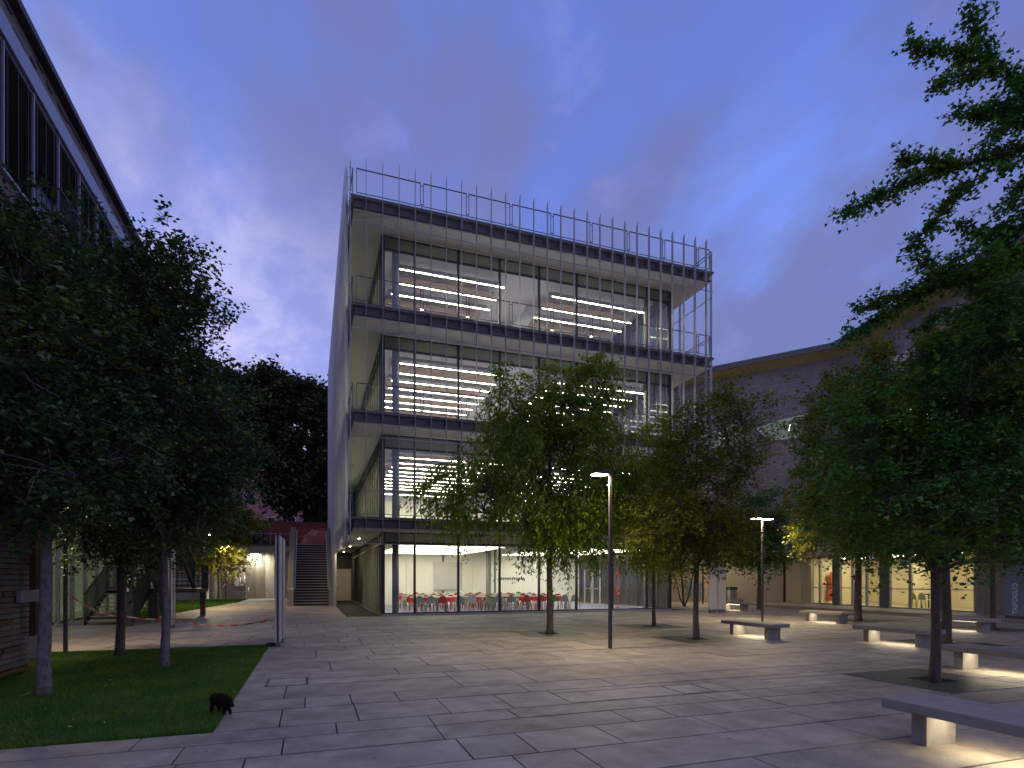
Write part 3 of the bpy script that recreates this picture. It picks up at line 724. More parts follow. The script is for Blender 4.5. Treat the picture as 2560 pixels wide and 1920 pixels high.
def totem_s(x, y0, y1, h, mface, label, grp, z=.0, thick=.14, foot=True):   # panel faces -x / +x, runs along y
    t = thing('sign_panel', label, 'sign', (x, (y0 + y1) / 2, z), grp)
    box('foot', M['dsteel'], t, x - .05, y0 + .02, z - .02, x + .05, y1 - .02, z + .12)
    box('core', M['frame'], t, x - .022, y0 + .012, z + .12, x + .022, y1 - .012, z + h - .01)
    box('panel', mface, t, x - .055, y0, z + .12, x - .023, y1, z + h)
    box('panel', mface, t, x + .023, y0, z + .12, x + .055, y1, z + h)
    return t
a = totem_s(-.76, 14.60, 15.40, 2.66, M['panelwhite'], 'nearer of two tall white sign panels seen edge-on at the lawn corner', 'edge-on signs at the lawn corner')
b = totem_s(-.72, 15.50, 16.30, 2.66, M['panelwhite'], 'farther of two tall white sign panels seen edge-on at the lawn corner', 'edge-on signs at the lawn corner')
for t_, x_, y_ in ((a, -.704, 14.9), (b, -.664, 15.8)):
    f = MB()
    for k in range(9): f.box(x_, y_, 2.42 - k * .05 - (k > 4) * .3, x_ + .003, y_ + .09, 2.445 - k * .05 - (k > 4) * .3)
    f.build('small_print', M['signdark'], t_)
sb = thing('sandbag', 'small dark weight lying at the foot of the edge-on signs', 'weight', (-.95, 14.75, 0))
MB().tube([(-1.05, 14.7, .045), (-.98, 14.74, .06), (-.88, 14.8, .055), (-.82, 14.84, .03)], [.02, .05, .05, .015], 10).build('bag', M['black'], sb, smooth=True)
t = totem_s(25.24, 13.62, 14.42, 2.75, M['panelblue'], 'blue-grey sign panel with the white word TRIFOGLIO running upwards', 'signs on the raised pavement at the right', z=.12)
# reads upwards on the face that looks to -x
mt = Matrix.Translation((25.146, 14.03, .40)) @ Matrix(((0, 0, -1, 0), (0, -1, 0, 0), (-1, 0, 0, 0), (0, 0, 0, 1)))
mt = Matrix(((0, 0, -1, 25.147), (0, -1, 0, 14.03), (1, 0, 0, .40), (0, 0, 0, 1)))   # text x -> +z, text y -> -y ... mirrored below
mt = Matrix(((0, 0, -1, 25.180), (0, 1, 0, 13.98), (1, 0, 0, .30), (0, 0, 0, 1)))
text('TRIFOGLIO', .235, M['signlight'], t, mt)
t = totem_s(25.20, 12.6, 13.42, 2.75, M['panelwhite'], 'pale sign panel next to the TRIFOGLIO sign, cut by the picture edge', 'signs on the raised pavement at the right', z=.12)
text('O', .16, M['signdark'], t, Matrix(((0, 0, -1, 25.140), (-1, 0, 0, 13.34), (0, 1, 0, 1.93), (0, 0, 0, 1))))
t = totem_s(-4.40, 21.45, 21.95, 2.75, M['panelwhite'], 'narrow white sign panel with notices standing before the metal stair', None)
f = MB()
for k in range(16): f.box(-4.344, 21.55, 1.0 + k * .07, -4.341, 21.6 + rng.uniform(.05, .25), 1.03 + k * .07)
f.build('small_print', M['signdark'], t)
t = thing('notice_post', 'brown square post with small pale notices at the foot of the metal stair', 'post', (-6.0, 23.2, 0))
box('post', M['post'], t, -6.08, 23.1, -.02, -5.9, 23.28, 4.1)
MB().box(-6.04, 23.094, 1.5, -5.95, 23.098, 1.85).box(-6.05, 23.094, 1.2, -6.0, 23.098, 1.35).build('notice', M['signlight'], t)

# waste bins
for k, (bx, by) in enumerate(((26.35, 32.0), (27.0, 31.7))):
    t = thing('waste_bin', ['waste bin with green lid, half hidden behind the white 16B sign', 'waste bin with green lid standing clear of the 16B sign by the plaster wall'][k], 'bin', (bx, by, 0), 'green-lidded bins by the plaster wall')
    box('bin_body', M['binbeige'], t, bx - .28, by - .25, -.03, bx + .28, by + .25, .92)
    box('lid', M['bingreen'], t, bx - .30, by - .27, .93, bx + .30, by + .27, 1.14)
    f = MB(); f.box(bx - .12, by - .258, .78, bx + .12, by - .252, .82)
    for q in range(3):
        a0 = q * 2.094; f.bar((bx + .1 * math.cos(a0), by - .256, .58 + .1 * math.sin(a0)), (bx + .1 * math.cos(a0 + 1.7), by - .256, .58 + .1 * math.sin(a0 + 1.7)), .008, .02)
    f.build('print', M['signdark'], t)

# ---------------------------------------------------------------- outdoor stair between the glass building and the retaining wall
st = thing('outdoor_stair', 'straight outdoor stair with open dark risers rising beside the glass building', 'stair', (0, 37.7, 0))
n = 24; run = 6.2 / n; ri = 4.2 / n
for i in range(n):
    z = (i + 1) * ri; y = 37.75 + i * run
    MB().box(-1.02, y, z - .055, 1.02, y + run + .02, z).build('tread', M['tread'], st)
    box('riser', M['riser'], st, -1.0, y + .05, z - ri, 1.0, y + .07, z - .06)
for sx, w in ((-1.05, -.36), (1.05, .30)):
    x0, x1 = sorted((sx, sx + w))
    P = [(37.55, -.03), (43.95, -.03), (43.95, 5.25), (37.55, 1.0)]
    MB().prism(P, 0, x0, x1).build('side_wall', M['dconcrete'], st)
    f = MB()
    for i in range(n):
        y = 37.7 + i * run; zz = 1.0 + (i + .5) * ri
        f.box(x0 + .03, y, zz, x1 - .03, y + run - .02, zz + .28)
    f.build('stepped_coping', M['kerb'], st)
    xr = sx - .06 if sx > 0 else sx + .06
    MB().bar((xr, 37.8, 1.0), (xr, 43.9, 5.15), .05).build('handrail', M['steel'], st)
tc_ = thing('terrace', 'upper terrace slab behind the stair', 'terrace', (0, 45, 4))
del tc_['category'], tc_['label']; tc_.name = 'terrace'; tag(tc_, kind='structure')
box('deck', M['dconcrete'], tc_, -1.5, 43.97, 3.9, 1.3, 53.4, 4.19)
box('upper_ground', M['soil'], tc_, -60, 54.2, -.03, 60, 95, 4.18)
ow = thing('orange_netting', 'orange construction netting closing the top of the outdoor stair', 'netting', (0, 44.6, 4.2))
f = MB()
for i in range(33): x = -.98 + i * .062; f.box(x, 44.6, 4.22, x + .008, 44.606, 5.45 + .06 * math.sin(i * .5))
for i in range(20): z = 4.26 + i * .062; f.box(-.98, 44.607, z, 1.0, 44.612, z + .009)
f.box(-.98, 44.59, 4.78, 1.0, 44.598, 4.83)
tag(f.build('net_mesh', M['net'], ow), kind='stuff')
for x in (-.98, -.25, 1.0): box('net_post', M['dred'], ow, x - .02, 44.62, 4.19, x + .02, 44.66, 5.6)
ps = thing('plastic_sheet', 'pinkish plastic sheet heaped behind the orange netting', 'plastic sheet', (.3, 45.6, 4.2))
bm = bmesh.new(); bmesh.ops.create_icosphere(bm, subdivisions=4, radius=1)
for v in bm.verts: 
    k = 1 + .13 * math.sin(v.co.x * 9 + v.co.z * 4) * math.cos(v.co.y * 7); v.co = Vector((v.co.x * 1.0 * k, v.co.y * .5 * k, max(v.co.z, 0) * 1.15 * k))
me = bpy.data.meshes.new('sheet'); bm.to_mesh(me); bm.free(); me.materials.append(M['sheet']); o = bpy.data.objects.new('sheet', me); C.objects.link(o); o.parent = ps; o.matrix_parent_inverse = Matrix.Identity(4)

# ---------------------------------------------------------------- retaining wall with its lamp, far railing
rw = thing('retaining_wall', 'grey concrete retaining wall of vertical panels behind the outdoor stair', 'wall', (-8, 53.6, 0))
k = 0; x = -15.5
while x < -1.5:
    x2 = min(x + .78, -1.45); ca = rng.uniform(.0, .05)
    d0, d1 = (0, .28) if k % 2 else (.22, .02)
    MB().prism([(x + .01, 53.6 - d0), (x2 - .01, 53.6 - d1), (x2 - .01, 54.1), (x + .01, 54.1)], 2, -.03, 4.02).build('panel', M['dconcrete'], rw)
    x = x2; k += 1
box('coping', M['dconcrete'], rw, -15.5, 53.2, 4.03, -1.45, 54.2, 4.48)
wl_ = thing('wall_lamp', 'bright wall lamp on the concrete retaining wall', 'lamp', (-4.6, 53.1, 3.85))
box('lamp_box', M['steel'], wl_, -4.88, 53.05, 3.84, -4.28, 53.33, 3.92); box('lens', M['walllamp'], wl_, -4.84, 53.08, 3.80, -4.32, 53.28, 3.838)
L = bpy.data.lights.new('wall_lamp_light', 'AREA'); L.shape = 'RECTANGLE'; L.size = .5; L.size_y = .15; L.energy = 95; L.color = (1, .92, .66)
o = bpy.data.objects.new('wall_lamp_light', L); C.objects.link(o); o.location = (-4.58, 53.10, 3.78); o.rotation_euler = (R(12), 0, 0); o.parent = wl_; o.matrix_parent_inverse = Matrix.Translation(-Vector(root_loc(wl_)))
tr = thing('terrace_railing', 'thin wire railing along the top of the concrete retaining wall', 'railing', (-8, 53.5, 4.48))
x = -15.5
while x < -1.6:
    MB().bar((x, 53.45, 3.2), (x, 53.45, 5.85), .03).build('post', M['steel'], tr); x += .76
MB().bar((-15.5, 53.5, 5.62), (-1.5, 53.5, 5.62), .035).bar((-15.5, 53.5, 4.6), (-1.5, 53.5, 4.6), .03).build('rail', M['steel'], tr)
cb = thing('utility_cabinet', 'pale steel cabinet standing against the retaining wall', 'cabinet', (-9.4, 52.4, 0))
box('cabinet_body', M['igreyplastic'], cb, -10.3, 52.0, -.03, -8.1, 53.1, 2.5); d_ = box('door', M['white'], cb, -8.095, 52.05, .05, -8.05, 53.05, 2.42)
MB().bar((-8.0, 52.3, 1.1), (-8.0, 52.3, 1.3), .03).build('handle', M['black'], d_)
sp = thing('standpipe', 'capped metal pipes on a concrete block by the retaining wall', 'standpipe', (-5.3, 53.0, 0))
box('block', M['dconcrete'], sp, -6.1, 52.7, -.03, -5.2, 53.2, 1.1, bevel=.01)
for px_, zz in ((-5.7, 2.0), (-5.35, 2.0), (-5.05, .95)): MB().cyl(px_, 52.9, .0, zz, .05, 10).build('pipe', M['steel'], sp, smooth=True)
f = MB().box(-5.75, 52.85, 1.3, -5.3, 52.95, 1.36).box(-5.6, 52.8, 1.36, -5.45, 53, 1.5).build('valve', M['steel'], sp)
ww = thing('red_garden_wall', 'oxide-red rendered wall with rounded end beyond the terrace', 'wall', (0, 60, 4.2))
P = [(-4.3 + .9 - .9 * math.sin(a), 7.35 - .9 + .9 * math.cos(a)) for a in np.linspace(0, math.pi / 2, 6)]
MB().prism([(9, 4.1), (9, 7.35)] + P + [(-4.3, 5.2), (-3.9, 4.1)], 1, 60, 60.4).build('render', M['redwall'], ww)
MB().box(-9, 60.4, 4.1, 9, 60.7, 7.42).build('rear_wall', M['dred'], ww)

def leaves(n, centers, spread, size, wr, m, name, parent, dirs=None, droop=0., fan=False, updir=.2, seed=1, elong=1.):
    g = np.random.default_rng(seed); idx = g.integers(0, len(centers), n); P = centers[idx] + g.normal(0, 1, (n, 3)) * spread
    u = g.normal(0, 1, (n, 3)); u[:, 2] = u[:, 2] * .6 + updir - droop
    if dirs is not None: u += dirs[idx] * 1.2
    u /= np.linalg.norm(u, axis=1)[:, None]
    nn = g.normal(0, .55, (n, 3)); nn[:, 2] += 1.
    w = np.cross(u, nn); w /= np.linalg.norm(w, axis=1)[:, None] + 1e-6
    Ls = (size * g.uniform(.65, 1.25, n))[:, None]; up_ = np.cross(w, u)
    a, mm = (.85, .80) if fan else (.45, 1.0)
    wd = wr * (1.0 if fan else 1.0)
    p0 = P; pa = P + u * Ls * a + w * Ls * wd * .5 + up_ * Ls * .10; pb = P + u * Ls * a - w * Ls * wd * .5 + up_ * Ls * .10; pm = P + u * Ls * mm
    # one bent quad per leaf, drawn as two triangles that share the midrib
    V = np.stack([p0, pa, pm, pb], 1).reshape(-1, 3)
    me = bpy.data.meshes.new(name); nv = 4 * n
    me.vertices.add(nv); me.vertices.foreach_set('co', V.astype(np.float32).ravel())
    li = (np.arange(n)[:, None] * 4 + np.array([0, 1, 2, 0, 2, 3])[None]).ravel().astype(np.int32)
    me.loops.add(6 * n); me.loops.foreach_set('vertex_index', li)
    me.polygons.add(2 * n); me.polygons.foreach_set('loop_start', np.arange(0, 6 * n, 3, dtype=np.int32))
    me.update(calc_edges=True); me.materials.append(m)
    o = bpy.data.objects.new(name, me); C.objects.link(o)
    if parent: o.parent = parent; o.matrix_parent_inverse = Matrix.Translation(-Vector(root_loc(parent)))
    return o
def tree(name, label, x, y, z0, hfork, r0, blobs, ncl, spr_per, leaf_per, size, wr, lm, bm_, seed, group=None, droop=0., fan=False, htop=None, nlimb=12, lean=(0, 0), spray=.45, sprd=.055, up=.25, limbs_extra=None, crook=.022):
    g = np.random.default_rng(seed); rg = random.Random(seed)
    t = thing(name, label, 'tree', (x, y, z0), group)
    Wt = np.array([b[3] * b[4] * b[5] for b in blobs], float); Wt /= Wt.sum()
    # cluster centres inside the blobs, biased outward
    ids = g.choice(len(blobs), ncl, p=Wt); B = np.array(blobs, float)[ids]
    v = g.normal(0, 1, (ncl, 3)); v /= np.linalg.norm(v, axis=1)[:, None]; rad = g.uniform(.12, 1, ncl) ** (1 / 2.3)
    cen = B[:, :3] + v * rad[:, None] * B[:, 3:6]; cen += np.array([x, y, 0])
    mid = np.array([x, y, (hfork + z0 + cen[:, 2].max()) / 2 - .4])
    # trunk
    zt = htop if htop else z0 + (cen[:, 2].max() - z0) * .78
    pts = []; rads = []; m_ = 9
    for i in range(m_ + 1):
        q = i / m_; zz = z0 - .05 + (zt - z0) * q
        pts.append((x + lean[0] * q + crook * math.sin(q * 9 + seed) * (q > .04), y + lean[1] * q + crook * math.cos(q * 7 + seed) * (q > .04), zz)); rads.append(r0 * ((1.25 if i == 0 else 1) - .70 * q))
    rads[0] = r0 * 1.04; pts.insert(0, (x, y, z0 - .06)); rads.insert(0, r0 * 1.28); pts[1] = (x, y, z0 + .14)
    tk = MB().tube(pts, rads, 10); pts = pts[1:]; rads = rads[1:]
    def trunk_at(zz):
        q = max(0, min(1, (zz - z0) / (zt - z0))) * m_; i = min(int(q), m_ - 1); a = Vector(pts[i]); b = Vector(pts[i + 1]); return a.lerp(b, q - i), r0 * (1 - .78 * q / m_)
    # limbs
    sel = g.choice(ncl, min(nlimb, ncl), replace=False); lim = MB(); tips = []
    for s_ in sel:
        c = Vector(cen[s_]); zz = min(max(z0 + hfork + rg.uniform(0, .6) * max(0, c.z - z0 - hfork), z0 + hfork), zt - .1)
        a, ra = trunk_at(zz); b = a.lerp(c, .5) + Vector((0, 0, -.1 if fan else .12 * (c - a).length)); 
        L = [a, a.lerp(b, .5) + Vector((0, 0, .05)), b, b.lerp(c, .5), c]; rr = min(ra * .55, .05 + .012 * (c - a).length)
        lim.tube(L, [rr, rr * .8, rr * .6, rr * .4, rr * .16], 6, False); tips += [Vector(L[k]) for k in (1, 2, 3)]
    tips = tips or [Vector(pts[5])]
    TP = np.array([tuple(p) for p in tips])
    for i in range(ncl):
        if i in sel: continue
        d = np.linalg.norm(TP - cen[i], axis=1); a = TP[d.argmin()]; b = cen[i]; md = (a + b) / 2 + g.normal(0, .06, 3) + np.array([0, 0, .06])
        lim.tube([tuple(a), tuple(md), tuple(b)], [.018 + r0 * .03, .012, .005], 4, False)
    # sprays
    ns = ncl * spr_per
    sc = cen[np.repeat(np.arange(ncl), spr_per)] + g.normal(0, .16, (ns, 3))
    out = sc - mid; out /= np.linalg.norm(out, axis=1)[:, None] + 1e-6
    sd = out * .8 + g.normal(0, .5, (ns, 3)); sd[:, 2] += up - droop; sd /= np.linalg.norm(sd, axis=1)[:, None]
    sl = spray * g.uniform(.5, 1.3, ns)
    K = leaf_per; tt = np.linspace(.08, 1, K)
    bend = np.zeros((1, K, 3)); bend[0, :, 2] = -(tt ** 2) * (.12 + droop * .5)
    LC = sc[:, None, :] + sd[:, None, :] * (sl[:, None] * tt[None])[:, :, None] + bend * sl[:, None, None] * 2
    tw = MB()
    stp = max(1, ns // 700)
    for i in range(0, ns, stp): tw.tube([tuple(sc[i]), tuple(LC[i, K // 2]), tuple(LC[i, -1])], [.006, .004, .002], 3, False)
    tk.build('trunk', bm_, t, smooth=True); tag(lim.build('limbs', bm_, t, smooth=True)); tag(tw.build('twigs', bm_, t), kind='stuff')
    LC = LC.reshape(-1, 3); D = np.repeat(sd, K, 0)
    # one leaf per centre
    n = len(LC); o = leaves_exact(LC, D, sprd, size, wr, lm, t, fan, droop, seed); tag(o, kind='stuff'); return t
def leaves_exact(LC, D, spread, size, wr, m, t, fan, droop, seed):
    n = len(LC); g = np.random.default_rng(seed + 50)
    P = LC + g.normal(0, 1, (n, 3)) * spread
    side = np.where(np.arange(n) % 2 == 0, 1., -1.)[:, None]
    sv = np.cross(D, np.array([0, 0, 1.])); sv /= np.linalg.norm(sv, axis=1)[:, None] + 1e-6
    u = D * .5 + sv * side * .9 + g.normal(0, .35, (n, 3)); u[:, 2] -= .25 + droop
    u /= np.linalg.norm(u, axis=1)[:, None]
    nn = g.normal(0, .45, (n, 3)); nn[:, 2] += 1.
    w = np.cross(u, nn); w /= np.linalg.norm(w, axis=1)[:, None] + 1e-6
    Ls = (size * g.uniform(.6, 1.3, n))[:, None]; up_ = np.cross(w, u)
    a, mm = (.85, .80) if fan else (.45, 1.0)
    pa = P + u * Ls * a + w * Ls * wr * .5 + up_ * Ls * .12; pb = P + u * Ls * a - w * Ls * wr * .5 + up_ * Ls * .12; pm = P + u * Ls * mm
    V = np.stack([P, pa, pm, pb], 1).reshape(-1, 3)
    me = bpy.data.meshes.new('crown'); nv = 4 * n
    me.vertices.add(nv); me.vertices.foreach_set('co', V.astype(np.float32).ravel())
    li = (np.arange(n)[:, None] * 4 + np.array([0, 1, 2, 0, 2, 3])[None]).ravel().astype(np.int32)
    me.loops.add(6 * n); me.loops.foreach_set('vertex_index', li)
    me.polygons.add(2 * n); me.polygons.foreach_set('loop_start', np.arange(0, 6 * n, 3, dtype=np.int32))
    me.update(calc_edges=True); me.materials.append(m)
    o = bpy.data.objects.new('crown', me); C.objects.link(o)
    o.parent = t; o.matrix_parent_inverse = Matrix.Translation(-Vector(root_loc(t))); return o

# ---------------------------------------------------------------- left-hand office building
lb = thing('office_building', 'long brown brick office building with tall dark blinds on the left', 'building', (-8.5, 22, 0))
sx = -8.5
box('roof_slab', M['roofdark'], lb, -20, 4, 18.72, sx + .30, 44, 18.95)
MB().box(sx - .25, 4, 18.02, sx + .02, 43.8, 18.72).build('brick_parapet', M['brickbrown'], lb, boxuv=True)
f = MB()
y = 14.0
while y < 43.5:
    L_ = rng.choice([.42, .62, .84]); zz = rng.choice([18.1, 18.24, 18.38, 18.5]); f.box(sx + .02, y, zz, sx + .07, y + L_, zz + .09); y += L_ + rng.choice([.05, .3, .5])
tag(f.build('projecting_bricks', M['brickbrown'], lb), kind='stuff')
box('metal_fascia', M['steel'], lb, sx - .2, 4, 17.40, sx + .10, 43.8, 18.015)
ZW = [(13.55, 17.35), (9.15, 12.6), (4.9, 8.3)]
for fl, (za, zb) in enumerate(ZW):
    if fl < 2: MB().box(sx - .3, 4, ZW[fl + 1][1] + .02, sx, 43.8, za - .1).build('brick_spandrel', M['brickbrown'], lb, boxuv=True)
    else: box('brick_spandrel', M['fascia'], lb, sx - .3, 4, 3.3, sx, 43.8, za - .1)
    box('sill', M['steel'], lb, sx - .25, 4, za - .1, sx + .12, 43.8, za - .02)
    for j in range(12):
        y0_ = 18.66 + j * 1.93; y1_ = y0_ + 1.93
        w_ = MB(); w_.box(sx - .12, y0_ - .03, za, sx + .04, y0_ + .03, zb).box(sx - .1, y0_ + .03, zb - .06, sx, y1_ - .03, zb).box(sx - .1, y0_ + .03, za, sx, y1_ - .03, za + .06)
        wf = w_.build('window', M['steel'], lb)
        box('pane', M['frame'], wf, sx - .14, y0_ + .03, za + .06, sx - .12, y1_ - .03, zb - .06)
        f = MB(); lo = za + .1 if (j + fl) % 5 != 2 else za + 1.4; z_ = lo
        while z_ < zb - .1: f.add([(sx - .07, y0_ + .05, z_), (sx - .005, y0_ + .05, z_ - .035), (sx - .005, y1_ - .05, z_ - .035), (sx - .07, y1_ - .05, z_)], [(0, 1, 2, 3)]); z_ += .07
        for yy in (y0_ + .3, y0_ + .97, y0_ + 1.6): f.box(sx - .003, yy, lo, sx + .001, yy + .012, zb - .08)
        tag(f.build('blind', M['blind'], wf), kind='stuff')
box('rear_mass', M['dred'], lb, -20, 4, -.03, sx - .31, 43.8, 18.7)
for (ya, yb_, zf) in ((21.4, 26.0, 12.75), (29.0, 33.5, 12.75)):
    bl = box('balcony', M['dconcrete'], lb, sx + .001, ya, zf - .2, sx + 1.15, yb_, zf)
    f = MB(); f.box(sx + 1.08, ya, zf + 1.0, sx + 1.13, yb_, zf + 1.05).box(sx + .05, ya, zf + 1.0, sx + 1.08, ya + .05, zf + 1.05).box(sx + .05, yb_ - .05, zf + 1.0, sx + 1.08, yb_, zf + 1.05)
    y = ya
    while y < yb_: f.box(sx + 1.09, y, zf, sx + 1.11, y + .02, zf + 1.0); y += .13
    for x_ in np.arange(sx + .1, sx + 1.05, .13): f.box(x_, ya + .01, zf, x_ + .02, ya + .03, zf + 1.0)
    o = f.build('balcony_railing', M['black'], bl)
o = box('canopy', M['cream'], lb, sx + .001, 24.5, 8.55, sx + 1.0, 31, 8.7)
box('canopy_lamp', emit('canopy_lamp_lens', (1, .78, .32), 14), o, sx + .45, 27.3, 8.50, sx + .6, 27.9, 8.545)
L = bpy.data.lights.new('canopy_light', 'AREA'); L.size = .4; L.energy = 35; L.color = (1, .75, .3); L.shape = 'SQUARE'
o2 = bpy.data.objects.new('canopy_light', L); C.objects.link(o2); o2.location = (sx + .55, 27.6, 7.2); o2.rotation_euler = (R(180), 0, 0); o2.parent = lb; o2.matrix_parent_inverse = Matrix.Translation(-Vector(root_loc(lb)))
# glazed ground floor with a lit shop window
y = 20.4; j = 0
while y < 43:
    y2 = y + 1.3
    MB().box(sx - .04, y - .04, 0, sx + .10, y + .04, 3.2).build('ground_mullion', M['steel'], lb)
    box('ground_pane', M['sideglass'] if j > 1 else M['glass'], lb, sx + .0, y + .05, .1, sx + .012, y2 - .05, 3.05)
    if j > 1:
        f = MB(); z_ = .15
        while z_ < 3.0: f.box(sx + .03, y + .05, z_, sx + .045, y2 - .05, z_ + .012); z_ += .09
        tag(f.build('wire_mesh_panel', M['steel'], lb), kind='stuff')
    y = y2; j += 1
box('ground_beam', M['white'], lb, sx - .1, 20.3, 3.06, sx + .12, 43, 3.29)
box('interior_back', M['iwall'], lb, sx - .305, 20.3, 0, sx - .30, 43, 3.05) if False else None
box('shop_wall', emit('self_lit_display_wall', (.95, 1, .82), .8), lb, sx - .29, 20.5, .1, sx - .27, 22.9, 3.0)  # wall glows itself, standing in for lamps in the shop
f = MB()
for q in range(6):
    for r_ in range(5):
        y_ = 20.6 + r_ * .45; z_ = .4 + q * .45
        f.bar((sx - .25, y_, z_), (sx - .25, y_ + .38, z_ + .38), .03).bar((sx - .24, y_ + .38, z_), (sx - .24, y_, z_ + .38), .03)
tag(f.build('display_lattice', M['white'], lb), kind='stuff')
box('lit_inner_wall', emit('self_lit_inner_wall', (.75, .85, .55), .17), lb, sx - .29, 23.0, .1, sx - .27, 43, 3.0)  # faint room light put into the wall as its own glow

# donor wall of small tiles, with its frame and bracket; pier behind
dw = thing('tile_wall', 'freestanding wall of small grey tiles and brown name plaques at the left edge', 'wall', (-4.7, 11.2, 0))
box('backing', M['black'], dw, -4.95, 9.6, .12, -4.745, 12.26, 3.0)
box('bottom_plank', M['brown'], dw, -4.93, 9.6, .05, -4.66, 12.30, .115)
plq = {(3, 1): 2, (8, 2): 3, (13, 1): 2, (14, 3): 1, (17, 2): 3, (19, 4): 1, (24, 1): 3, (27, 2): 2}
for r_ in range(31):
    z_ = .135 + r_ * .092; c_ = 0
    while c_ < 8:
        y1_ = 12.30 - c_ * .318; k_ = plq.get((r_, c_), 0)
        if k_:
            L_ = .318 * k_ * .95
            o = box('plaque', M['brown'], dw, -4.745, y1_ - L_ + .012, z_, -4.672, y1_ + .02, z_ + .074)
            f = MB(); y = y1_ - L_ + .1
            while y < y1_ - .08: f.box(-4.672, y, z_ + .02, -4.669, y + rng.uniform(.015, .03), z_ + .055); y += rng.choice([.04, .045, .08])
            tag(f.build('engraved_lettering', M['signdark'], o), kind='stuff')
            c_ += k_
        else:
            box('tile', M['tile'], dw, -4.745, y1_ - .306, z_, -4.70 + rng.uniform(-.004, .004), y1_, z_ + .074); c_ += 1
box('bracket', M['igrey'], dw, -4.668, 11.75, 1.22, -4.60, 12.55, 1.42, bevel=.006)
for yy in (11.80, 12.5):
    for zz in (1.25, 1.39): MB().tube([(-4.60, yy, zz), (-4.585, yy, zz)], .012, 8).build('bolt', M['steel'], dw)
pr = thing('red_pier', 'dark red pier on a pale plinth behind the tile wall', 'pier', (-6.5, 14.3, 0))
box('pier_body', M['dred'], pr, -9.0, 14.2, .46, -5.32, 14.5, 3.6); box('plinth', M['kerb'], pr, -9.0, 14.15, -.05, -5.28, 14.55, .455)

# ---------------------------------------------------------------- metal stair at the left
ms = thing('metal_stair', 'dark metal outdoor stair with two flights and a gridded landing on the left', 'stair', (-6.6, 25, 0))
for i in range(8):
    z = (i + 1) * .155; y = 23.9 + i * .31
    box('tread', M['kerb'], ms, -7.48, y, z - .035, -6.12, y + .29, z)
def rail(x, ya, yb_, za, zb, nb, name='railing'):
    f = MB(); f.bar((x, ya, za + 1.0), (x, yb_, zb + 1.0), .06); f.bar((x, ya, za - .05), (x, yb_, zb - .05), .02, .22)
    for q in range(nb + 1):
        u_ = q / nb; y = ya + (yb_ - ya) * u_; z = za + (zb - za) * u_; f.bar((x, y, z), (x, y, z + 1.0), .022)
    return f.build(name, M['black'], ms)
rail(-7.53, 23.85, 26.4, .1, 1.25, 22); rail(-6.10, 23.85, 26.4, .1, 1.25, 22)
rail(-7.53, 26.4, 29.2, 1.25, 1.25, 20)
box('landing', M['black'], ms, -7.53, 26.4, 1.08, -4.45, 29.2, 1.24)
f = MB()
x = -7.5
while x < -4.5: f.box(x, 29.15, 1.24, x + .03, 29.18, 4.4); x += .22
z = 1.3
while z < 4.4: f.box(-7.5, 29.13, z, -4.47, 29.15, z + .04); z += .24
f.build('landing_grid', M['brown'], ms)
box('support_column', M['black'], ms, -6.1, 26.0, -.03, -5.78, 26.35, 1.08); box('support_column', M['brown'], ms, -4.75, 28.9, -.03, -4.55, 29.1, 1.08)
for i in range(19):
    z = 1.24 + (i + 1) * .165; y = 27.4 - i * .32
    box('tread', M['black'], ms, -6.02, y - .3, z - .04, -4.78, y, z)
for x in (-6.08, -4.72):
    MB().bar((x, 27.5, 1.25), (x, 21.4, 4.40), .07, .30).build('stringer', M['black'], ms)
    f = MB(); f.bar((x, 27.5, 2.25), (x, 21.4, 5.40), .06)
    for q in range(44): u_ = q / 43; f.bar((x, 27.5 - 6.1 * u_, 1.3 + 3.15 * u_), (x, 27.5 - 6.1 * u_, 2.25 + 3.15 * u_), .022)
    f.build('railing', M['black'], ms)
f = MB(); f.bar((-4.45, 27.5, 2.25), (-4.45, 29.2, 2.25), .06)
for q in range(14): f.bar((-4.45, 27.5 + q * .13, 1.24), (-4.45, 27.5 + q * .13, 2.25), .022)
f.build('railing', M['black'], ms)
box('upper_landing', M['black'], ms, sx + .13, 19.6, 4.30, -4.68, 21.35, 4.45)

# ---------------------------------------------------------------- barrier tape
def tape(pts, label, w=.05):
    t = thing('barrier_tape', label, 'tape', pts[0], 'red and white barrier tapes')
    P = []
    for i in range(len(pts) - 1):
        a, b = Vector(pts[i]), Vector(pts[i + 1]); n_ = 12
        for k in range(n_):
            u_ = k / n_; p = a.lerp(b, u_); p.z -= 4 * u_ * (1 - u_) * .10 * (a - b).length * .35; P.append(p)
    P.append(Vector(pts[-1])); A, B = MB(), MB(); acc = 0
    # resample
    Q = [P[0]]; 
    for p in P[1:]:
        while (p - Q[-1]).length > .10: Q.append(Q[-1] + (p - Q[-1]).normalized() * .10)
    for i in range(len(Q) - 1):
        tw = math.sin(i * .15) * .9; h = Vector((math.sin(tw) * .3, math.sin(tw), math.cos(tw))).normalized() * w / 2
        (A if (i // 4) % 2 else B).add([Q[i] - h, Q[i + 1] - h, Q[i + 1] + h, Q[i] + h], [(0, 1, 2, 3)])
    tag(A.build('red_stripes', M['tape_r'], t), kind='stuff'); tag(B.build('white_stripes', M['tape_w'], t), kind='stuff')
tape([(-5.08, 15.0, 1.34), (-5.2, 19.6, .55), (-4.42, 21.5, .35), (-.80, 15.9, .62)], 'red and white tape sagging from the lamp post on the lawn to the edge-on signs')
tape([(-4.5, 28.8, .75), (-5.8, 36.5, .95), (-5.77, 45.1, 1.35), (-5.2, 52.9, .7)], 'faded barrier tape looped between the lamp posts on the far grass')

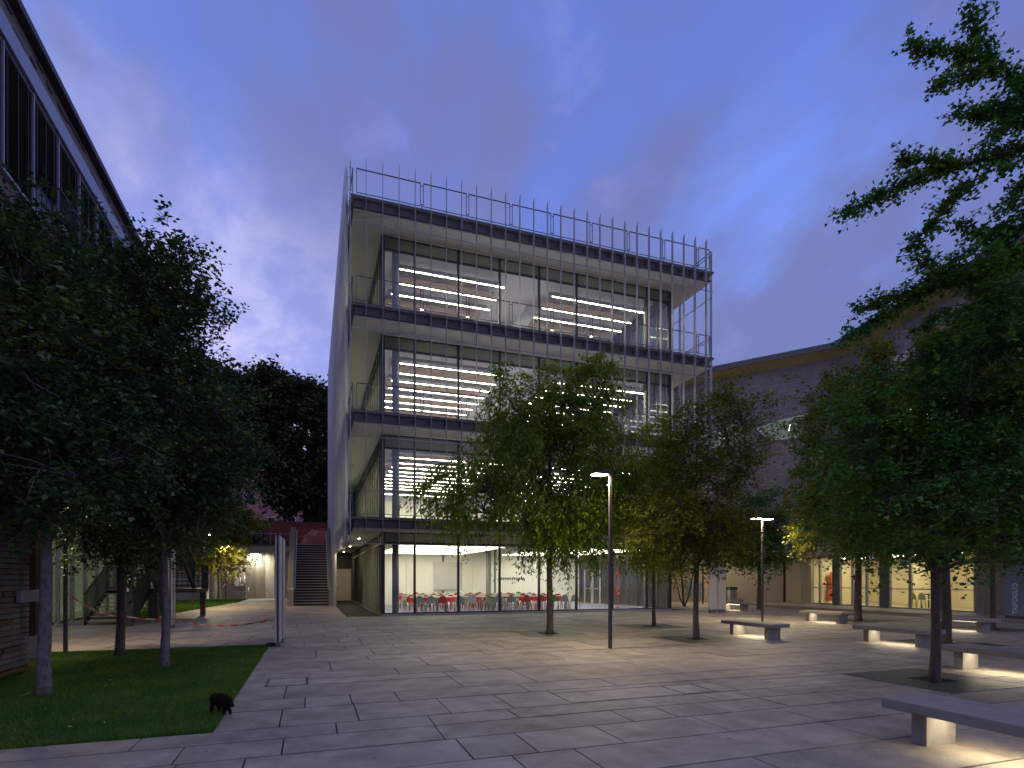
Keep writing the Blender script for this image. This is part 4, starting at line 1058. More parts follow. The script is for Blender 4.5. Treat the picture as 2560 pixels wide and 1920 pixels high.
# ---------------------------------------------------------------- auditorium on the right
au = thing('auditorium', 'purple-grey brick auditorium with overhanging ochre eaves and lit entrance', 'building', (29, 30, 0))
def wallseg(p, q, z0, z1, th, m, name, boxuv=True, parent=au, out=None):
    p = Vector((*p, 0)); q = Vector((*q, 0)); d = (q - p).normalized(); n_ = Vector((-d.y, d.x, 0)) * th
    if out is not None: n_ = Vector((*out, 0)) * th
    return MB().add([(p.x, p.y, z0), (q.x, q.y, z0), (q.x + n_.x, q.y + n_.y, z0), (p.x + n_.x, p.y + n_.y, z0), (p.x, p.y, z1), (q.x, q.y, z1), (q.x + n_.x, q.y + n_.y, z1), (p.x + n_.x, p.y + n_.y, z1)],
                    [(0,3,2,1),(4,5,6,7),(0,1,5,4),(1,2,6,5),(2,3,7,6),(3,0,4,7)]).build(name, m, parent, boxuv=boxuv)
pA, pB, pC, pD = (22.0, 39.96), (31.76, 27.1), (29.6, 16.1), (28.6, 9.0)
for a, b in ((pA, pB), (pB, pC), (pC, pD)): wallseg(a, b, 3.0 if a != pA else 3.55, 15.95, .4, M['brickpurple'], 'brick_wall')
# roof with eaves projecting over the walls
off = [(21.2, 39.3), (30.7, 26.9), (28.55, 16.3), (27.6, 9.0)]
P = off + [(45, 9.0), (45, 48), (24, 48)]
MB().prism([(x, y) for x, y in P][::-1], 2, 16.12, 16.38).build('roof', M['roofdark'], au)
f = MB()
wl4 = [pA, pB, pC, pD]
for i in range(3): f.add([(*off[i], 16.11), (*off[i + 1], 16.11), (*wl4[i + 1], 15.8), (*wl4[i], 15.8)], [(0, 1, 2, 3)])
f.build('eaves_soffit', M['fascia'], au)
f = MB()
for i in range(3):
    a, b = Vector(off[i]), Vector(off[i + 1]); d = (b - a).normalized(); nn = Vector((d.y, -d.x)) * .04
    f.add([(*(a - nn), 16.06), (*(b - nn), 16.06), (*(b - nn), 16.42), (*(a - nn), 16.42), (*(a + nn), 16.06), (*(b + nn), 16.06), (*(b + nn), 16.42), (*(a + nn), 16.42)], [(0,1,2,3),(7,6,5,4),(0,4,5,1),(3,2,6,7),(0,3,7,4),(1,5,6,2)])
f.build('roof_edge', M['dsteel'], au)
# hexagonal windows on the diagonal wall
dA = (Vector((*pB, 0)) - Vector((*pA, 0))).normalized()
def onA(u_, z, out=.0): n_ = Vector((dA.y, -dA.x, 0)); n_ = n_ if n_.dot(Vector((-28, -33, 0))) > 0 else -n_; p = Vector((29.71, 29.8, 0)) + dA * u_ + n_ * out; return (p.x, p.y, z)
def hexwin(u0, u1, zt0, zt1, zb0, zb1, panes, m_emit):
    N = [(u0 - .75, zt0 - .30), (u0, zb0), (u1 - .1, zb1), (u1 + .28, zb1 + .35), (u1, zt1), (u0 + .3, zt0)]
    fr = MB(); 
    for i in range(6): a, b = N[i], N[(i + 1) % 6]; fr.bar(onA(a[0], a[1], .06), onA(b[0], b[1], .06), .09)
    for k in range(1, panes): u_ = u0 + (u1 - u0) * k / panes; w_ = k / panes; fr.bar(onA(u_, zb0 + (zb1 - zb0) * w_, .06), onA(u_, zt0 + (zt1 - zt0) * w_, .06), .07)
    w = fr.build('window', M['white'], au)
    MB().add([onA(a, b, .03) for a, b in N], [tuple(range(6))]).build('pane', m_emit, w)
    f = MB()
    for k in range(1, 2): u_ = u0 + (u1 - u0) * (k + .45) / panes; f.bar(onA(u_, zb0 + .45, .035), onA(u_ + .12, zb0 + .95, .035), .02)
    f.build('reflected_tube', M['coolemit'], w)  # glowing bar stands in for a tube reflected in the pane
lit1 = emit('lit_window_cool', (.55, .72, .70), .09)
kk = lambda px_: None
uA = lambda s_: (Vector((s_[0], s_[1], 0)) - Vector((29.71, 29.8, 0))).dot(dA)
hexwin(-.9, 1.55, 12.2, 12.42, 11.05, 10.95, 3, lit1)
hexwin(-4.8, -2.8, 12.1, 12.4, 11.0, 10.95, 3, lit1)
hexwin(-9.0, -7.0, 12.1, 12.4, 11.0, 10.95, 3, lit1)
# windows of the nearer wall
dB = (Vector((*pC, 0)) - Vector((*pB, 0))).normalized(); nB = Vector((dB.y, -dB.x, 0)); nB = nB if nB.x < 0 else -nB
def onB(u_, z, out=.0): p = Vector((*pB, 0)) + dB * u_ + nB * out; return (p.x, p.y, z)
litw = emit('lit_window_warm', (1, .80, .42), 1.6); lit2 = mat('pink_reflecting_glass', (.50, .38, .40), .15)
for (u0, u1, z0_, z1_, m_, np_) in ((1.0, 5.4, 12.9, 14.1, lit2, 8), (2.2, 7.4, 9.4, 10.9, litw, 5), (7.8, 10.4, 9.4, 10.9, litw, 3)):
    fr = MB()
    for a, b in (((u0, z0_), (u1, z0_)), ((u0, z1_), (u1, z1_))): fr.bar(onB(*a, .06), onB(*b, .06), .07)
    for k in range(np_ + 1): u_ = u0 + (u1 - u0) * k / np_; fr.bar(onB(u_, z0_ - .03, .06), onB(u_, z1_ + .03, .06), .06)
    w = fr.build('window', M['white'], au); MB().add([onB(u0, z0_, .03), onB(u1, z0_, .03), onB(u1, z1_, .03), onB(u0, z1_, .03)], [(0, 1, 2, 3)]).build('pane', m_, w)
MB().bar(onB(8.9, 3.3, .1), onB(8.9, 16.0, .1), .18).build('dark_upright', M['roofdark'], au)  # dark bar up the wall from canopy to eaves
# rough plaster base
wallseg((24.0, 37.3), (29.71, 29.8), -.03, 3.5, .3, M['plaster'], 'plaster_base', False)
wallseg((29.71, 29.8), (29.42, 27.4), -.03, 3.0, .3, M['plaster'], 'plaster_base', False, out=(1, 0))
MB().bar((29.64, 29.72, 0), (29.64, 29.72, 3.0), .09).build('dark_upright', M['frame'], au)  # dark bar put in for the shadow gap at this corner
wallseg((28.0, 17.1), (27.35, 12.5), -.03, 3.0, .3, M['plaster'], 'plaster_base', False, out=(1, 0)); wallseg((27.2, 12.45), (26.9, 8), -.03, 3.0, .3, M['plaster'], 'plaster_base', False, out=(1, 0))
wallseg((27.40, 14.95), (27.35, 14.6), -.03, 3.0, .25, M['roofdark'], 'dark_column', False, out=(-1, 0))  # narrow dark column against the plaster wall
# canopy slab and terrace railing above
cp = MB().prism([(29.0, 29.9), (28.75, 27.3), (26.7, 12.0), (26.4, 8.0), (33, 8.0), (33, 29.9)][::-1], 2, 3.01, 3.38).build('entrance_canopy', M['plaster'], au)
f = MB()
for k in range(24):
    u_ = k / 23; x = 28.95 + (26.6 - 28.95) * u_; y = 29.7 + (8.2 - 29.7) * u_; f.bar((x + .05, y, 3.38), (x + .05, y, 4.45), .05)
for zz in (4.42, 4.05): f.bar((29.0, 29.7, zz), (26.65, 8.2, zz), .05)
f.build('terrace_railing', M['steel'], au)
# ventilation louvre and yellow sign on the diagonal plaster wall
u0 = uA((26.15, 34.5)); fr = MB()
for k in range(15): z = .35 + k * .085; fr.bar(onA(u0 - .65, z, .05), onA(u0 + .65, z, .05), .035, .05)
fr.bar(onA(u0 - .68, .3, .04), onA(u0 - .68, 1.6, .04), .05).bar(onA(u0 + .68, .3, .04), onA(u0 + .68, 1.6, .04), .05)
tag(fr.build('ventilation_louvre', M['steel'], au))
MB().bar(onA(u0 + .95, 1.05, .04), onA(u0 + .95, 1.35, .04), .26, .02).build('warning_plate', M['yellow'], au)
# glazed entrance: eight bays along the raised pavement
e0, e1 = Vector((29.42, 27.35, 0)), Vector((28.02, 17.15, 0)); dE = (e1 - e0).normalized(); LE = (e1 - e0).length
mE = Matrix.Translation(e0) @ Matrix(((dE.x, -dE.y, 0, 0), (dE.y, dE.x, 0, 0), (0, 0, 1, 0), (0, 0, 0, 1)))   # local x runs along the front, +y indoors
bays = [0, .75, 1.85, 2.35, 3.3, 4.3, 5.2, 5.75, 7.0, 8.2, 8.8, 10.3]
wide = {2, 7, 10}
for i in range(len(bays) - 1):
    a, b = bays[i], bays[i + 1]
    if b - a < .62: MB(mE).box(a, -.05, .12, b, .15, 3.0).build('door_pier', M['dsteel'], au); continue
    f = MB(mE); f.box(a + .003, -.04, .12, a + .07, .05, 3.0).box(b - .07, -.04, .12, b - .003, .05, 3.0).box(a + .07, -.04, .12, b - .07, .05, .2).box(a + .07, -.04, 2.93, b - .07, .05, 3.0).box(a + .07, -.03, 1.12, b - .07, .03, 1.17)
    d_ = f.build('glazed_door', M['steel'], au)
    MB(mE).box(a + .07, -.004, .2, b - .07, .004, 2.93).build('pane', M['glass'], d_)
    if i in (1, 9): 
        f = MB(mE)
        for q in (0, 1): f.tube([(a + .35 + q * .32, -.012, 1.36), (a + .35 + q * .32, -.006, 1.36)], .085, 12)
        f.build('stop_sticker', M['ired'], d_)
    elif i in (4, 8):
        MB(mE).box(a + .1, -.012, 1.33, a + .16, -.006, 1.45).box(a + .2, -.012, 1.33, a + .26, -.006, 1.45).build('sticker', M['bingreen'], d_)
MB(mE).box(.28, -1.3, .12, .72, -.95, 3.0).build('entrance_pillar', M['plaster'], au)
MB(mE).box(-.1, .1, .10, 10.5, 4.6, .13).build('lobby_floor', M['hall_floor'], au)
MB(mE).box(-.1, 4.5, .13, 10.5, 4.7, 3.0).build('lobby_wall', M['cream'], au); MB(mE).box(-.3, .1, .13, -.1, 4.7, 3.0).build('lobby_wall', M['cream'], au); MB(mE).box(10.5, .2, .13, 10.7, 4.7, 3.0).build('lobby_wall', M['cream'], au)
MB(mE).box(4.9, 2.2, .13, 5.1, 4.45, 3.0).build('lobby_wall', M['cream'], au)
for k in range(4): MB(mE).box(.9 + k * 2.5, 1.4, 2.90, 1.9 + k * 2.5, 2.4, 2.95).build('ceiling_panel', M['warmemit'], au)
MB(mE).box(.18, 1.2, .9, .24, 1.6, 2.1).box(.1, 1.1, .3, .2, 1.4, .9).build('fire_hose_cabinet', M['ired'], au)
lt = thing('lobby_table', 'black table behind the lit glass doors of the auditorium', 'table', tuple(mE @ Vector((6.3, 2.0, .13))))
MB(mE).box(5.9, 1.7, .83, 6.8, 2.3, .87).box(5.95, 1.75, .13, 6.0, 1.8, .83).box(6.7, 1.75, .13, 6.75, 1.8, .83).box(5.95, 2.2, .13, 6.0, 2.25, .83).box(6.7, 2.2, .13, 6.75, 2.25, .83).build('table_frame', M['black'], lt)
for q, lx in enumerate((6.05, 6.6)):
    c = make_chair(M['cream'], 'arch'); p = mE @ Vector((lx, 1.35, .13)); c.location = p; c.rotation_euler.z = math.atan2(dE.y, dE.x); tag(c, 'cream arched chair at the lobby table, %s one' % ('far' if q == 0 else 'near'), 'chair', 'cream chairs in the auditorium lobby')
lk = thing('lobby_shelf', 'dark shelf with small chair behind the last lit glass door', 'shelf', tuple(mE @ Vector((9.6, 2.6, .13))))
MB(mE).box(9.2, 2.5, .13, 9.25, 2.9, 1.25).box(9.75, 2.5, .13, 9.8, 2.9, 1.25).box(9.2, 2.5, .6, 9.8, 2.9, .64).box(9.2, 2.5, 1.21, 9.8, 2.9, 1.25).build('shelf_frame', M['black'], lk)

# ---------------------------------------------------------------- houses beyond the trees
ph = thing('pink_apartment_house', 'pink apartment house glimpsed through the tall trees beyond the terrace', 'building', (-18, 96, 4))
box('wall', M['pink'], ph, -34, 94, 0, 6, 104, 21)
for r_ in range(4):
    for c_ in range(13):
        x = -32.5 + c_ * 2.9; z = 6 + r_ * 3.5
        w = box('window', M['white'], ph, x, 93.93, z, x + 1.2, 94.0, z + 1.7); box('pane', M['frame'], w, x + .1, 93.90, z + .1, x + 1.1, 93.925, z + 1.6)
box('roof', M['roofdark'], ph, -34.5, 93.3, 21, 6.5, 104.5, 21.5)

# ---------------------------------------------------------------- tree grates
GL = ['under the feathery tree before the glass building', 'under the slim trunk right of the lamp post', 'under the tree beside the concrete bench', 'large and near, under the thick foreground trunk', 'behind the second bench from the right', 'near the pale bench by the doors', 'by the raised pavement under the farthest right trunk']
for k, (gx, gy) in enumerate(GR):
    t = thing('tree_grate', 'square dark green slotted tree grate ' + GL[k], 'tree grate', (gx, gy, 0), 'square tree grates in the paving')
    h = .88; q = .27
    f = MB(); y = gy - h
    nb = 17
    st_ = 2 * h / nb
    for i in range(nb):
        ya, yb_ = gy - h + i * st_ + .004, gy - h + (i + 1) * st_ - .008
        if abs((ya + yb_) / 2 - gy) < q: f.box(gx - h, ya, -.03, gx - q, yb_, .002).box(gx + q, ya, -.03, gx + h, yb_, .002)
        else: f.box(gx - h, ya, -.03, gx + h, yb_, .002)
    tag(f.build('grate_bars', M['grate'], t), kind='stuff')
    f = MB(); f.box(gx - h - .014, gy - h - .014, -.04, gx + h + .014, gy - h - .002, .004).box(gx - h - .014, gy + h + .002, -.04, gx + h + .014, gy + h + .014, .004)
    f.box(gx - h - .014, gy - h, -.04, gx - h - .002, gy + h, .004).box(gx + h + .002, gy - h, -.04, gx + h + .014, gy + h, .004).build('frame', M['dsteel'], t)
    box('soil', M['dirt'], t, gx - h, gy - h, -.044, gx + h, gy + h, -.034)

# ---------------------------------------------------------------- trees
LT = 'row of dense hornbeams on the lawn'
tree('hornbeam_tree', 'leftmost dense tree on the lawn with thick pale grey trunk', -3.54, 9.72, 0, 2.2, .092, [(-.3, 0, 4.3, 1.35, 1.35, 1.9), (-.2, .2, 5.9, .9, .9, 1.1), (.3, -.3, 3.4, 1.15, 1.15, 1.0), (-1.2, .3, 3.6, .9, .9, 1.1)], 330, 7, 16, .092, .62, M['leafA'], M['barkgrey'], 11, LT, nlimb=16, spray=.40)
tree('hornbeam_tree', 'dense tree on the far lawn edge with dark trunk beside the notice post', -3.87, 14.28, 0, 1.9, .092, [(0, 0, 4.2, 1.5, 1.5, 2.2), (.2, .1, 2.7, 1.5, 1.3, .8), (0, 0, 6.4, 1.1, 1.1, 1.3)], 300, 6, 14, .098, .62, M['leafA'], M['bark'], 12, LT, nlimb=16, spray=.42)
tree('hornbeam_tree', 'tall dense tree on the lawn with trunk nearest the edge-on signs', -2.56, 12.03, 0, 2.3, .078, [(0, 0, 4.4, 1.35, 1.35, 2.1), (-.1, 0, 6.3, 1.0, 1.0, 1.5), (.35, .1, 3.5, 1.2, 1.2, 1.1), (.25, 0, 6.9, .8, .7, .9), (-.9, 0, 6.8, .5, .5, .8)], 380, 7, 15, .095, .62, M['leafA'], M['barkgrey'], 13, LT, nlimb=18, spray=.46, up=.5)
tree('locust_tree', 'feathery drooping tree standing before the glass building', 6.76, 15.78, 0, 2.7, .105, [(0, 0, 5.0, 2.3, 2.2, 2.0), (.8, 0, 7.2, 1.5, 1.4, 1.3), (-2.3, 0, 4.2, 1.4, 1.2, 1.1), (2.5, 0, 4.4, 1.4, 1.2, 1.3), (-.7, 0, 6.6, 1.4, 1.3, 1.3), (.5, 0, 3.2, 1.6, 1.2, .8)], 360, 8, 20, .14, .33, M['leafB'], M['bark'], 21, 'feathery locust trees in grates', droop=.55, nlimb=22, spray=.62, sprd=.05)
tree('locust_tree', 'slim feathery tree just right of the near lamp post', 11.23, 17.05, 0, 2.5, .065, [(0, 0, 4.4, 1.2, 1.2, 1.9), (.2, 0, 6.0, .8, .8, 1.1), (-.2, 0, 2.9, 1.0, 1.0, .6)], 110, 8, 18, .14, .33, M['leafB'], M['bark'], 22, 'feathery locust trees in grates', droop=.55, nlimb=10, spray=.55, sprd=.05)
tree('maple_tree', 'ochre-tinged bushy tree in the grate beside the concrete bench', 9.72, 12.75, 0, 1.9, .085, [(0, 0, 3.6, 1.45, 1.4, 1.5), (.95, -.3, 5.5, 1.0, 1.0, 1.5), (-.8, 0, 3.0, 1.1, 1.0, 1.0), (1.0, .2, 2.8, 1.1, 1.0, .8), (-.4, 0, 5.0, .8, .8, 1.2)], 260, 8, 14, .095, .55, M['leafC'], M['bark'], 23, nlimb=20, spray=.42, up=.1)
tree('ginkgo_tree', 'small forked tree beyond the twin-headed lamp post', 22.84, 24.6, 0, 1.9, .15, [(0, 0, 3.2, 1.9, 1.7, 1.1), (.3, 0, 4.8, 1.5, 1.5, 1.5)], 160, 7, 12, .13, .9, M['leafD'], M['bark'], 24, fan=True, nlimb=12, spray=.45)
tree('maple_tree', 'tree with pale trunk in front of the lit entrance doors', 20.21, 16.57, 0, 2.6, .14, [(0, 0, 5.2, 2.5, 2.3, 2.2), (-1.0, 0, 7.4, 1.6, 1.5, 1.6), (0.6, 0, 9.0, 1.9, 1.7, 1.7), (1.0, 0, 3.7, 2.2, 2.0, 1.1), (-2.0, 0, 4.0, 1.3, 1.3, 1.2)], 440, 8, 14, .135, .6, M['leafC'], M['bark'], 25, nlimb=18, spray=.5)
tree('ginkgo_tree', 'thick-trunked foreground tree with low spreading crown in the large grate', 9.25, 6.25, 0, 1.62, .078, [(0, 0, 2.9, 1.9, 1.6, 1.0), (-.9, .3, 3.6, 1.3, 1.1, 1.2), (1.0, -.2, 3.5, 1.6, 1.2, 1.3), (.2, 0, 4.4, 1.2, 1.1, 1.0), (1.7, -.4, 2.5, 1.2, .9, .6)], 340, 8, 14, .074, .95, M['leafD'], M['bark'], 26, fan=True, nlimb=30, spray=.40, sprd=.04, up=0.)
tree('maple_tree', 'dark-trunked tree behind the second bench from the right', 15.14, 9.96, 0, 2.3, .12, [(0, 0, 4.3, 2.0, 1.8, 1.8), (.5, 0, 6.0, 1.5, 1.5, 1.5), (-1.1, 0, 3.4, 1.2, 1.1, 1.0)], 330, 8, 14, .105, .6, M['leafC'], M['bark'], 27, nlimb=16, spray=.45)
tree('maple_tree', 'slender tree near the blue-grey sign by the raised pavement', 20.90, 12.29, 0, 2.2, .075, [(0, 0, 4.6, 1.9, 1.8, 2.1), (.4, 0, 6.9, 1.6, 1.5, 1.7), (-.8, 0, 9.0, 1.7, 1.5, 1.6)], 330, 8, 14, .13, .6, M['leafC'], M['bark'], 28, nlimb=14, spray=.5)
# multi-stem shrub
t = thing('young_shrub', 'spindly several-stemmed young tree by the far plaster wall', 'shrub', (21.31, 29.1, 0))
f = MB(); cs = []
for k in range(5):
    a = k * 1.3; dx_, dy_ = .55 * math.cos(a), .4 * math.sin(a)
    f.tube([(21.31, 29.1, -.03), (21.31 + dx_ * .5, 29.1 + dy_ * .5, .5), (21.31 + dx_, 29.1 + dy_, 1.6), (21.31 + dx_ * 1.6, 29.1 + dy_ * 1.6, 2.8)], [.05, .04, .03, .012], 6)
    for q in range(40): u_ = rng.uniform(.25, 1) if q < 12 else rng.uniform(.7, 1.15); cs.append((21.31 + dx_ * 1.6 * u_ + rng.gauss(0, .3), 29.1 + dy_ * 1.6 * u_ + rng.gauss(0, .2), 2.8 * u_ + rng.gauss(0, .15)))
f.build('stems', M['bark'], t, smooth=True)
tag(leaves(2200, np.array(cs), .09, .11, .6, M['leafC'], 'foliage', t, seed=4), kind='stuff')
# the yellow-lit maples on the far grass
YG = 'young maples on the far grass strip'
tree('young_maple_tree', 'small maple lit yellow-green by the twin-headed lamp', -6.2, 44.6, 0, 2.0, .07, [(.3, 0, 3.2, 2.0, 1.6, 1.2), (-.2, 0, 5.0, 2.0, 1.6, 1.5), (1.2, 0, 5.8, 1.9, 1.4, .9)], 190, 6, 13, .17, .7, M['leafY'], M['bark'], 31, YG, nlimb=10, spray=.5)
tree('young_maple_tree', 'slim maple standing just left of the yellow-lit one', -7.3, 42.0, 0, 2.1, .07, [(0, 0, 3.6, 1.6, 1.4, 1.4), (0, 0, 5.6, 1.7, 1.4, 1.5)], 140, 6, 13, .17, .7, M['leafY'], M['bark'], 32, YG, nlimb=10, spray=.5)
tree('young_maple_tree', 'maple behind the metal stair with leaves catching the lamp light', -7.2, 33.0, 0, 2.4, .09, [(0, 0, 4.6, 1.4, 1.5, 1.7), (0, 0, 6.6, 1.2, 1.2, 1.2)], 120, 5, 12, .13, .7, M['leafC'], M['bark'], 33, YG, nlimb=10, spray=.5)
# tall trees beyond the terrace
TG = 'tall dark trees beyond the terrace'
tree('tall_plane_tree', 'tall dark tree with forked trunks just left of the glass building', -.6, 63, 4.1, 6.0, .55, [(0, 0, 17.0, 5.0, 4, 5.0), (.5, 0, 12.0, 5.0, 4, 3.6), (-3.2, 0, 20.0, 3.5, 3, 2.6), (3.0, 0, 20.2, 3.5, 3, 2.4)], 420, 8, 14, .46, .7, M['leafE'], M['bark'], 41, TG, nlimb=20, spray=1.3, sprd=.22, lean=(1.6, 0), crook=.35)
tree('tall_plane_tree', 'second tall dark tree, left of the forked one', -8.6, 64, 4.1, 5.0, .5, [(0, 0, 16.5, 4.5, 4, 4.5), (-3.2, 0, 12.0, 3.8, 3, 3.0), (.5, 0, 20.0, 3.3, 3, 2.2)], 400, 8, 14, .46, .7, M['leafE'], M['bark'], 42, TG, nlimb=20, spray=1.3, sprd=.22, lean=(-1, 0), crook=.35)
tree('tall_plane_tree', 'tall dark tree rising behind the metal stair', -17.5, 62, 4.1, 4.0, .5, [(0, 0, 15.5, 5.0, 4, 5.0), (0, 0, 9.5, 4.8, 3.5, 3.5)], 380, 8, 13, .48, .7, M['leafE'], M['bark'], 43, TG, nlimb=16, spray=1.3, sprd=.25, crook=.35)
tree('tall_plane_tree', 'tall dark tree partly hidden by the louvred screen', 6.5, 66, 4.1, 5.0, .55, [(0, 0, 15.0, 5.0, 4, 6.0)], 150, 6, 12, .48, .7, M['leafE'], M['bark'], 44, TG, nlimb=16, spray=1.3, sprd=.25, crook=.35)
# dark undergrowth on the terrace edge
g_ = np.random.default_rng(77); n_ = 900
cs = np.stack([g_.uniform(-26, -2.2, n_), g_.uniform(56.5, 60, n_), 4.1 + np.abs(g_.normal(0, 1, n_)) * 1.2], 1); cs[:, 2] = np.where(cs[:, 0] > -4.5, 4.1 + (cs[:, 2] - 4.1) * .45, cs[:, 2] * 1.0 + (cs[:, 0] < -6) * g_.uniform(0, 3, n_))
tag(leaves(14000, cs, .28, .30, .7, M['leafE'], 'undergrowth', None, seed=9), 'dark undergrowth on the bank above the retaining wall', 'undergrowth', kind='stuff')
# big ginkgo beyond the right-hand picture edge whose limbs reach in
t = thing('ginkgo_tree', 'tall ginkgo reaching its long leafy limbs in from the right edge', 'tree', (12.6, 4.7, 0))
LB = dict(A=[(8.52,6.12,9.66),(9.23,5.87,9.57),(9.8,5.67,9.33),(10.6,5.39,8.79)], A2=[(9.35,5.81,10.2),(9.52,5.77,9.81),(9.75,5.69,9.45)], A3=[(8.89,5.99,9.06),(9.23,5.87,9.21),(9.8,5.67,9.33)],
 B=[(7.58,6.45,7.1),(8.27,6.21,7.52),(8.84,6.01,7.76),(9.52,5.77,7.94),(10.72,5.35,8.36)], B2=[(8.55,6.11,6.64),(9.01,5.95,7.22),(9.35,5.83,7.64)], B3=[(8.38,6.17,7.97),(8.78,6.03,7.94),(9.23,5.87,7.88)],
 Cc=[(9.18,5.89,8.64),(9.69,5.71,8.61),(10.6,5.39,8.36)], D=[(7.58,6.45,5.22),(8.21,6.23,5.65),(8.78,6.03,6.01),(9.52,5.77,6.19),(10.72,5.35,6.97)], D2=[(7.81,6.37,5.68),(8.32,6.19,5.89),(8.78,6.03,6.01)],
 D3=[(8.55,6.11,6.49),(8.89,5.99,6.25),(9.35,5.83,6.13)], E=[(9.23,5.87,6.97),(9.69,5.71,6.73),(10.15,5.55,6.97),(10.83,5.31,7.34)])
MB().tube([(12.6, 4.7, -.05), (12.55, 4.72, 3), (12.6, 4.7, 6), (12.5, 4.75, 9), (12.5, 4.7, 12)], [.2, .17, .14, .10, .04], 10).build('trunk', M['bark'], t, smooth=True)
f = MB(); LC = []; DD = []
g_ = np.random.default_rng(8)
def limb(P, r0, sprd_, dens):
    P = [np.array(p, float) for p in P]; f.tube([tuple(p) for p in P], list(np.linspace(.006, r0, len(P))), 5, False)
    for i in range(len(P) - 1):
        a, b = P[i], P[i + 1]; L_ = np.linalg.norm(b - a); n = int(L_ * dens)
        for _ in range(n):
            u_ = g_.uniform(); p = a + (b - a) * u_; d = g_.normal(0, 1, 3) * np.array([1, 1, .8]) + (a - b) / L_ * .7; d /= np.linalg.norm(d)
            l_ = g_.uniform(.06, sprd_); K = 6
            f.tube([tuple(p), tuple(p + d * l_)], [.004, .002], 3, False)
            for q in range(K): LC.append(p + d * l_ * (q + .6) / K); DD.append(d)
for k_, P in LB.items(): limb(P, .022, .30, 95)
base_pts = {'A': (12.5, 4.75, 7.2), 'B': (12.55, 4.7, 6.4), 'Cc': (12.5, 4.75, 6.9), 'D': (12.6, 4.7, 5.0), 'E': (12.6, 4.7, 5.6)}
for k_, q in base_pts.items():
    a = LB[k_][-1]; f.tube([a, ((a[0] + q[0]) / 2, (a[1] + q[1]) / 2, (a[2] + q[2]) / 2 + .2), q], [.024, .04, .06], 6, False)
for _ in range(80):   # inner crown near the edge of the picture
    z = g_.uniform(5.0, 9.4); a = np.array([g_.uniform(9.3, 11.2) + max(0, (z - 8.2)) * .5, g_.uniform(4.8, 6.0), z]); limb([a, a + np.array([.35, -.1, .25])], .008, .26, 46)
for _ in range(120):   # dense lower crown
    z = g_.uniform(4.2, 6.1); a = np.array([g_.uniform(8.3, 11.2), g_.uniform(4.9, 6.2), z]); limb([a, a + np.array([.35, -.1, .2])], .008, .25, 46)
for _ in range(46):
    z = g_.uniform(3.6, 10.5); a = np.array([g_.uniform(11.2, 14.0), g_.uniform(3.4, 6.0), z]); limb([a, a + np.array([.3, .1, .3])], .008, .3, 30)
tag(f.build('limbs', M['bark'], t), kind='stuff')
tag(leaves_exact(np.array(LC), np.array(DD), .02, .072, .95, M['leafD'], t, True, 0., 61), kind='stuff')

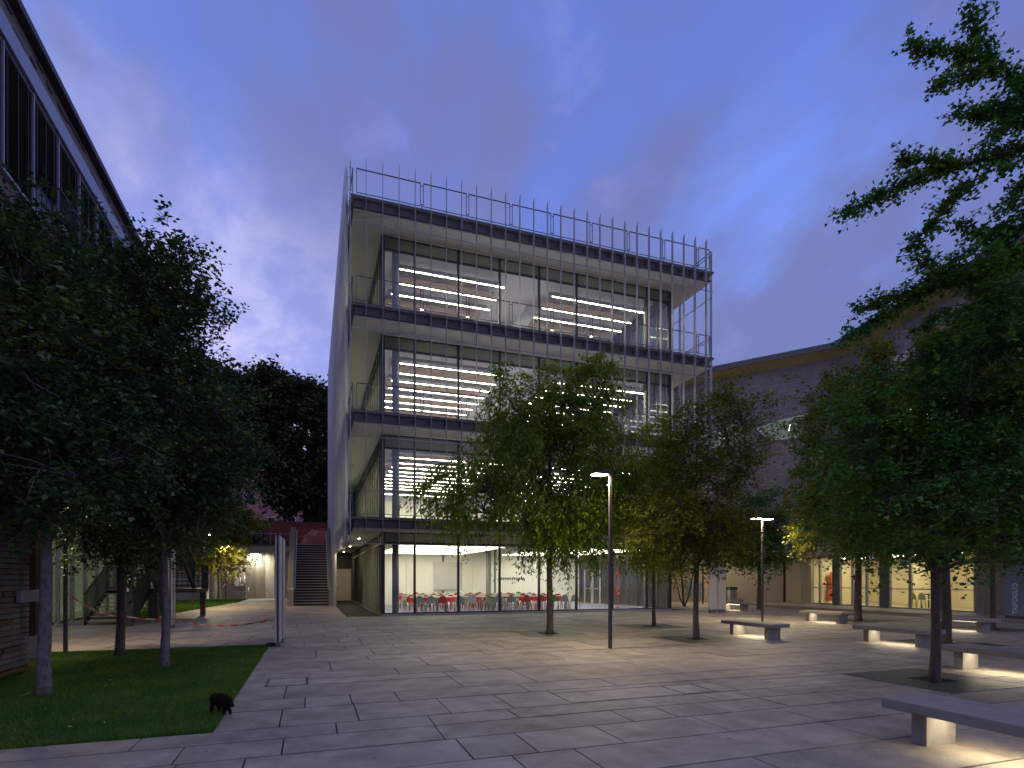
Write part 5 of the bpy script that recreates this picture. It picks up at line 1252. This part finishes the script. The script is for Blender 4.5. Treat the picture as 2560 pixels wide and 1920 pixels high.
# ---------------------------------------------------------------- the cat walking off the lawn corner
def skin(name, verts, edges, radii, m, parent, sub=2):
    me = bpy.data.meshes.new(name); me.from_pydata(verts, edges, []); o = bpy.data.objects.new(name, me); C.objects.link(o); me.materials.append(m)
    md = o.modifiers.new('Skin', 'SKIN'); md.use_smooth_shade = True
    for i, r_ in enumerate(radii): me.skin_vertices[0].data[i].radius = r_ if isinstance(r_, tuple) else (r_, r_)
    me.skin_vertices[0].data[0].use_root = True
    s = o.modifiers.new('Sub', 'SUBSURF'); s.levels = sub; s.render_levels = sub
    if parent: o.parent = parent
    return o
cat = local('cat', 'dark brown cat walking along the lawn corner beside the paving', 'cat', (-1.03, 7.60, 0), R(128)); cat.scale = (.9, .9, .9)
V = [(-.13, 0, .19), (-.05, 0, .20), (.05, 0, .19), (.13, 0, .185), (.19, 0, .19), (.235, 0, .175),
     (-.15, .035, .13), (-.17, .04, .085), (-.135, .04, .04), (-.14, .04, .008), (-.115, .04, .006),
     (-.15, -.035, .13), (-.11, -.04, .085), (-.15, -.04, .045), (-.16, -.04, .008), (-.135, -.04, .006),
     (.135, .03, .12), (.15, .035, .06), (.16, .035, .008), (.18, .035, .006),
     (.12, -.03, .12), (.10, -.035, .06), (.085, -.035, .008), (.105, -.035, .006),
     (-.19, 0, .20), (-.25, .01, .19), (-.31, .03, .16), (-.37, .05, .155), (.20, 0, .215)]
E_ = [(0,1),(1,2),(2,3),(3,4),(4,5),(0,6),(6,7),(7,8),(8,9),(9,10),(0,11),(11,12),(12,13),(13,14),(14,15),(3,16),(16,17),(17,18),(18,19),(3,20),(20,21),(21,22),(22,23),(0,24),(24,25),(25,26),(26,27),(4,28)]
rr = [.085,.088,.082,.076,.055,.026,.046,.03,.021,.019,.016,.046,.03,.021,.019,.016,.036,.024,.019,.016,.036,.024,.019,.016,.03,.026,.024,.014,.046]
skin('body', V, E_, rr, M['furr'], cat)
g_ = np.random.default_rng(5); FV = []
for (a, b) in E_:
    pa, pb, ra, rb = np.array(V[a]), np.array(V[b]), rr[a], rr[b]; ax = pb - pa; L_ = np.linalg.norm(ax); ax = ax / L_
    for _ in range(int(30 + 26000 * L_ * (ra + rb) / 2)):
        u_ = g_.uniform(); rad_ = (ra + (rb - ra) * u_) * .86; n_ = g_.normal(0, 1, 3); n_ -= ax * n_.dot(ax); n_ /= np.linalg.norm(n_)
        p = pa + (pb - pa) * u_ + n_ * rad_; w_ = np.cross(n_, ax) * .0012; tip = p + n_ * g_.uniform(.006, .016) + np.array([-.014, 0, -.006]) * g_.uniform(.5, 1.3); FV += [p - w_, p + w_, tip]
fur = fastmesh('fur', np.array(FV), 3, M['furr']); fur.parent = cat; tag(fur, kind='stuff')
for s_ in (-1, 1): MB().tube([(.195, .022 * s_, .235), (.192, .028 * s_, .262)], [.014, .002], 6).build('ear', M['furr'], cat)
for s_ in (-1, 1): MB().tube([(.228, .012 * s_, .205), (.233, .014 * s_, .206)], [.005, .004], 6).build('eye', M['yellow'], cat)
MB().tube([(.252, 0, .182), (.258, 0, .181)], [.006, .004], 6).build('nose', M['dred'], cat)
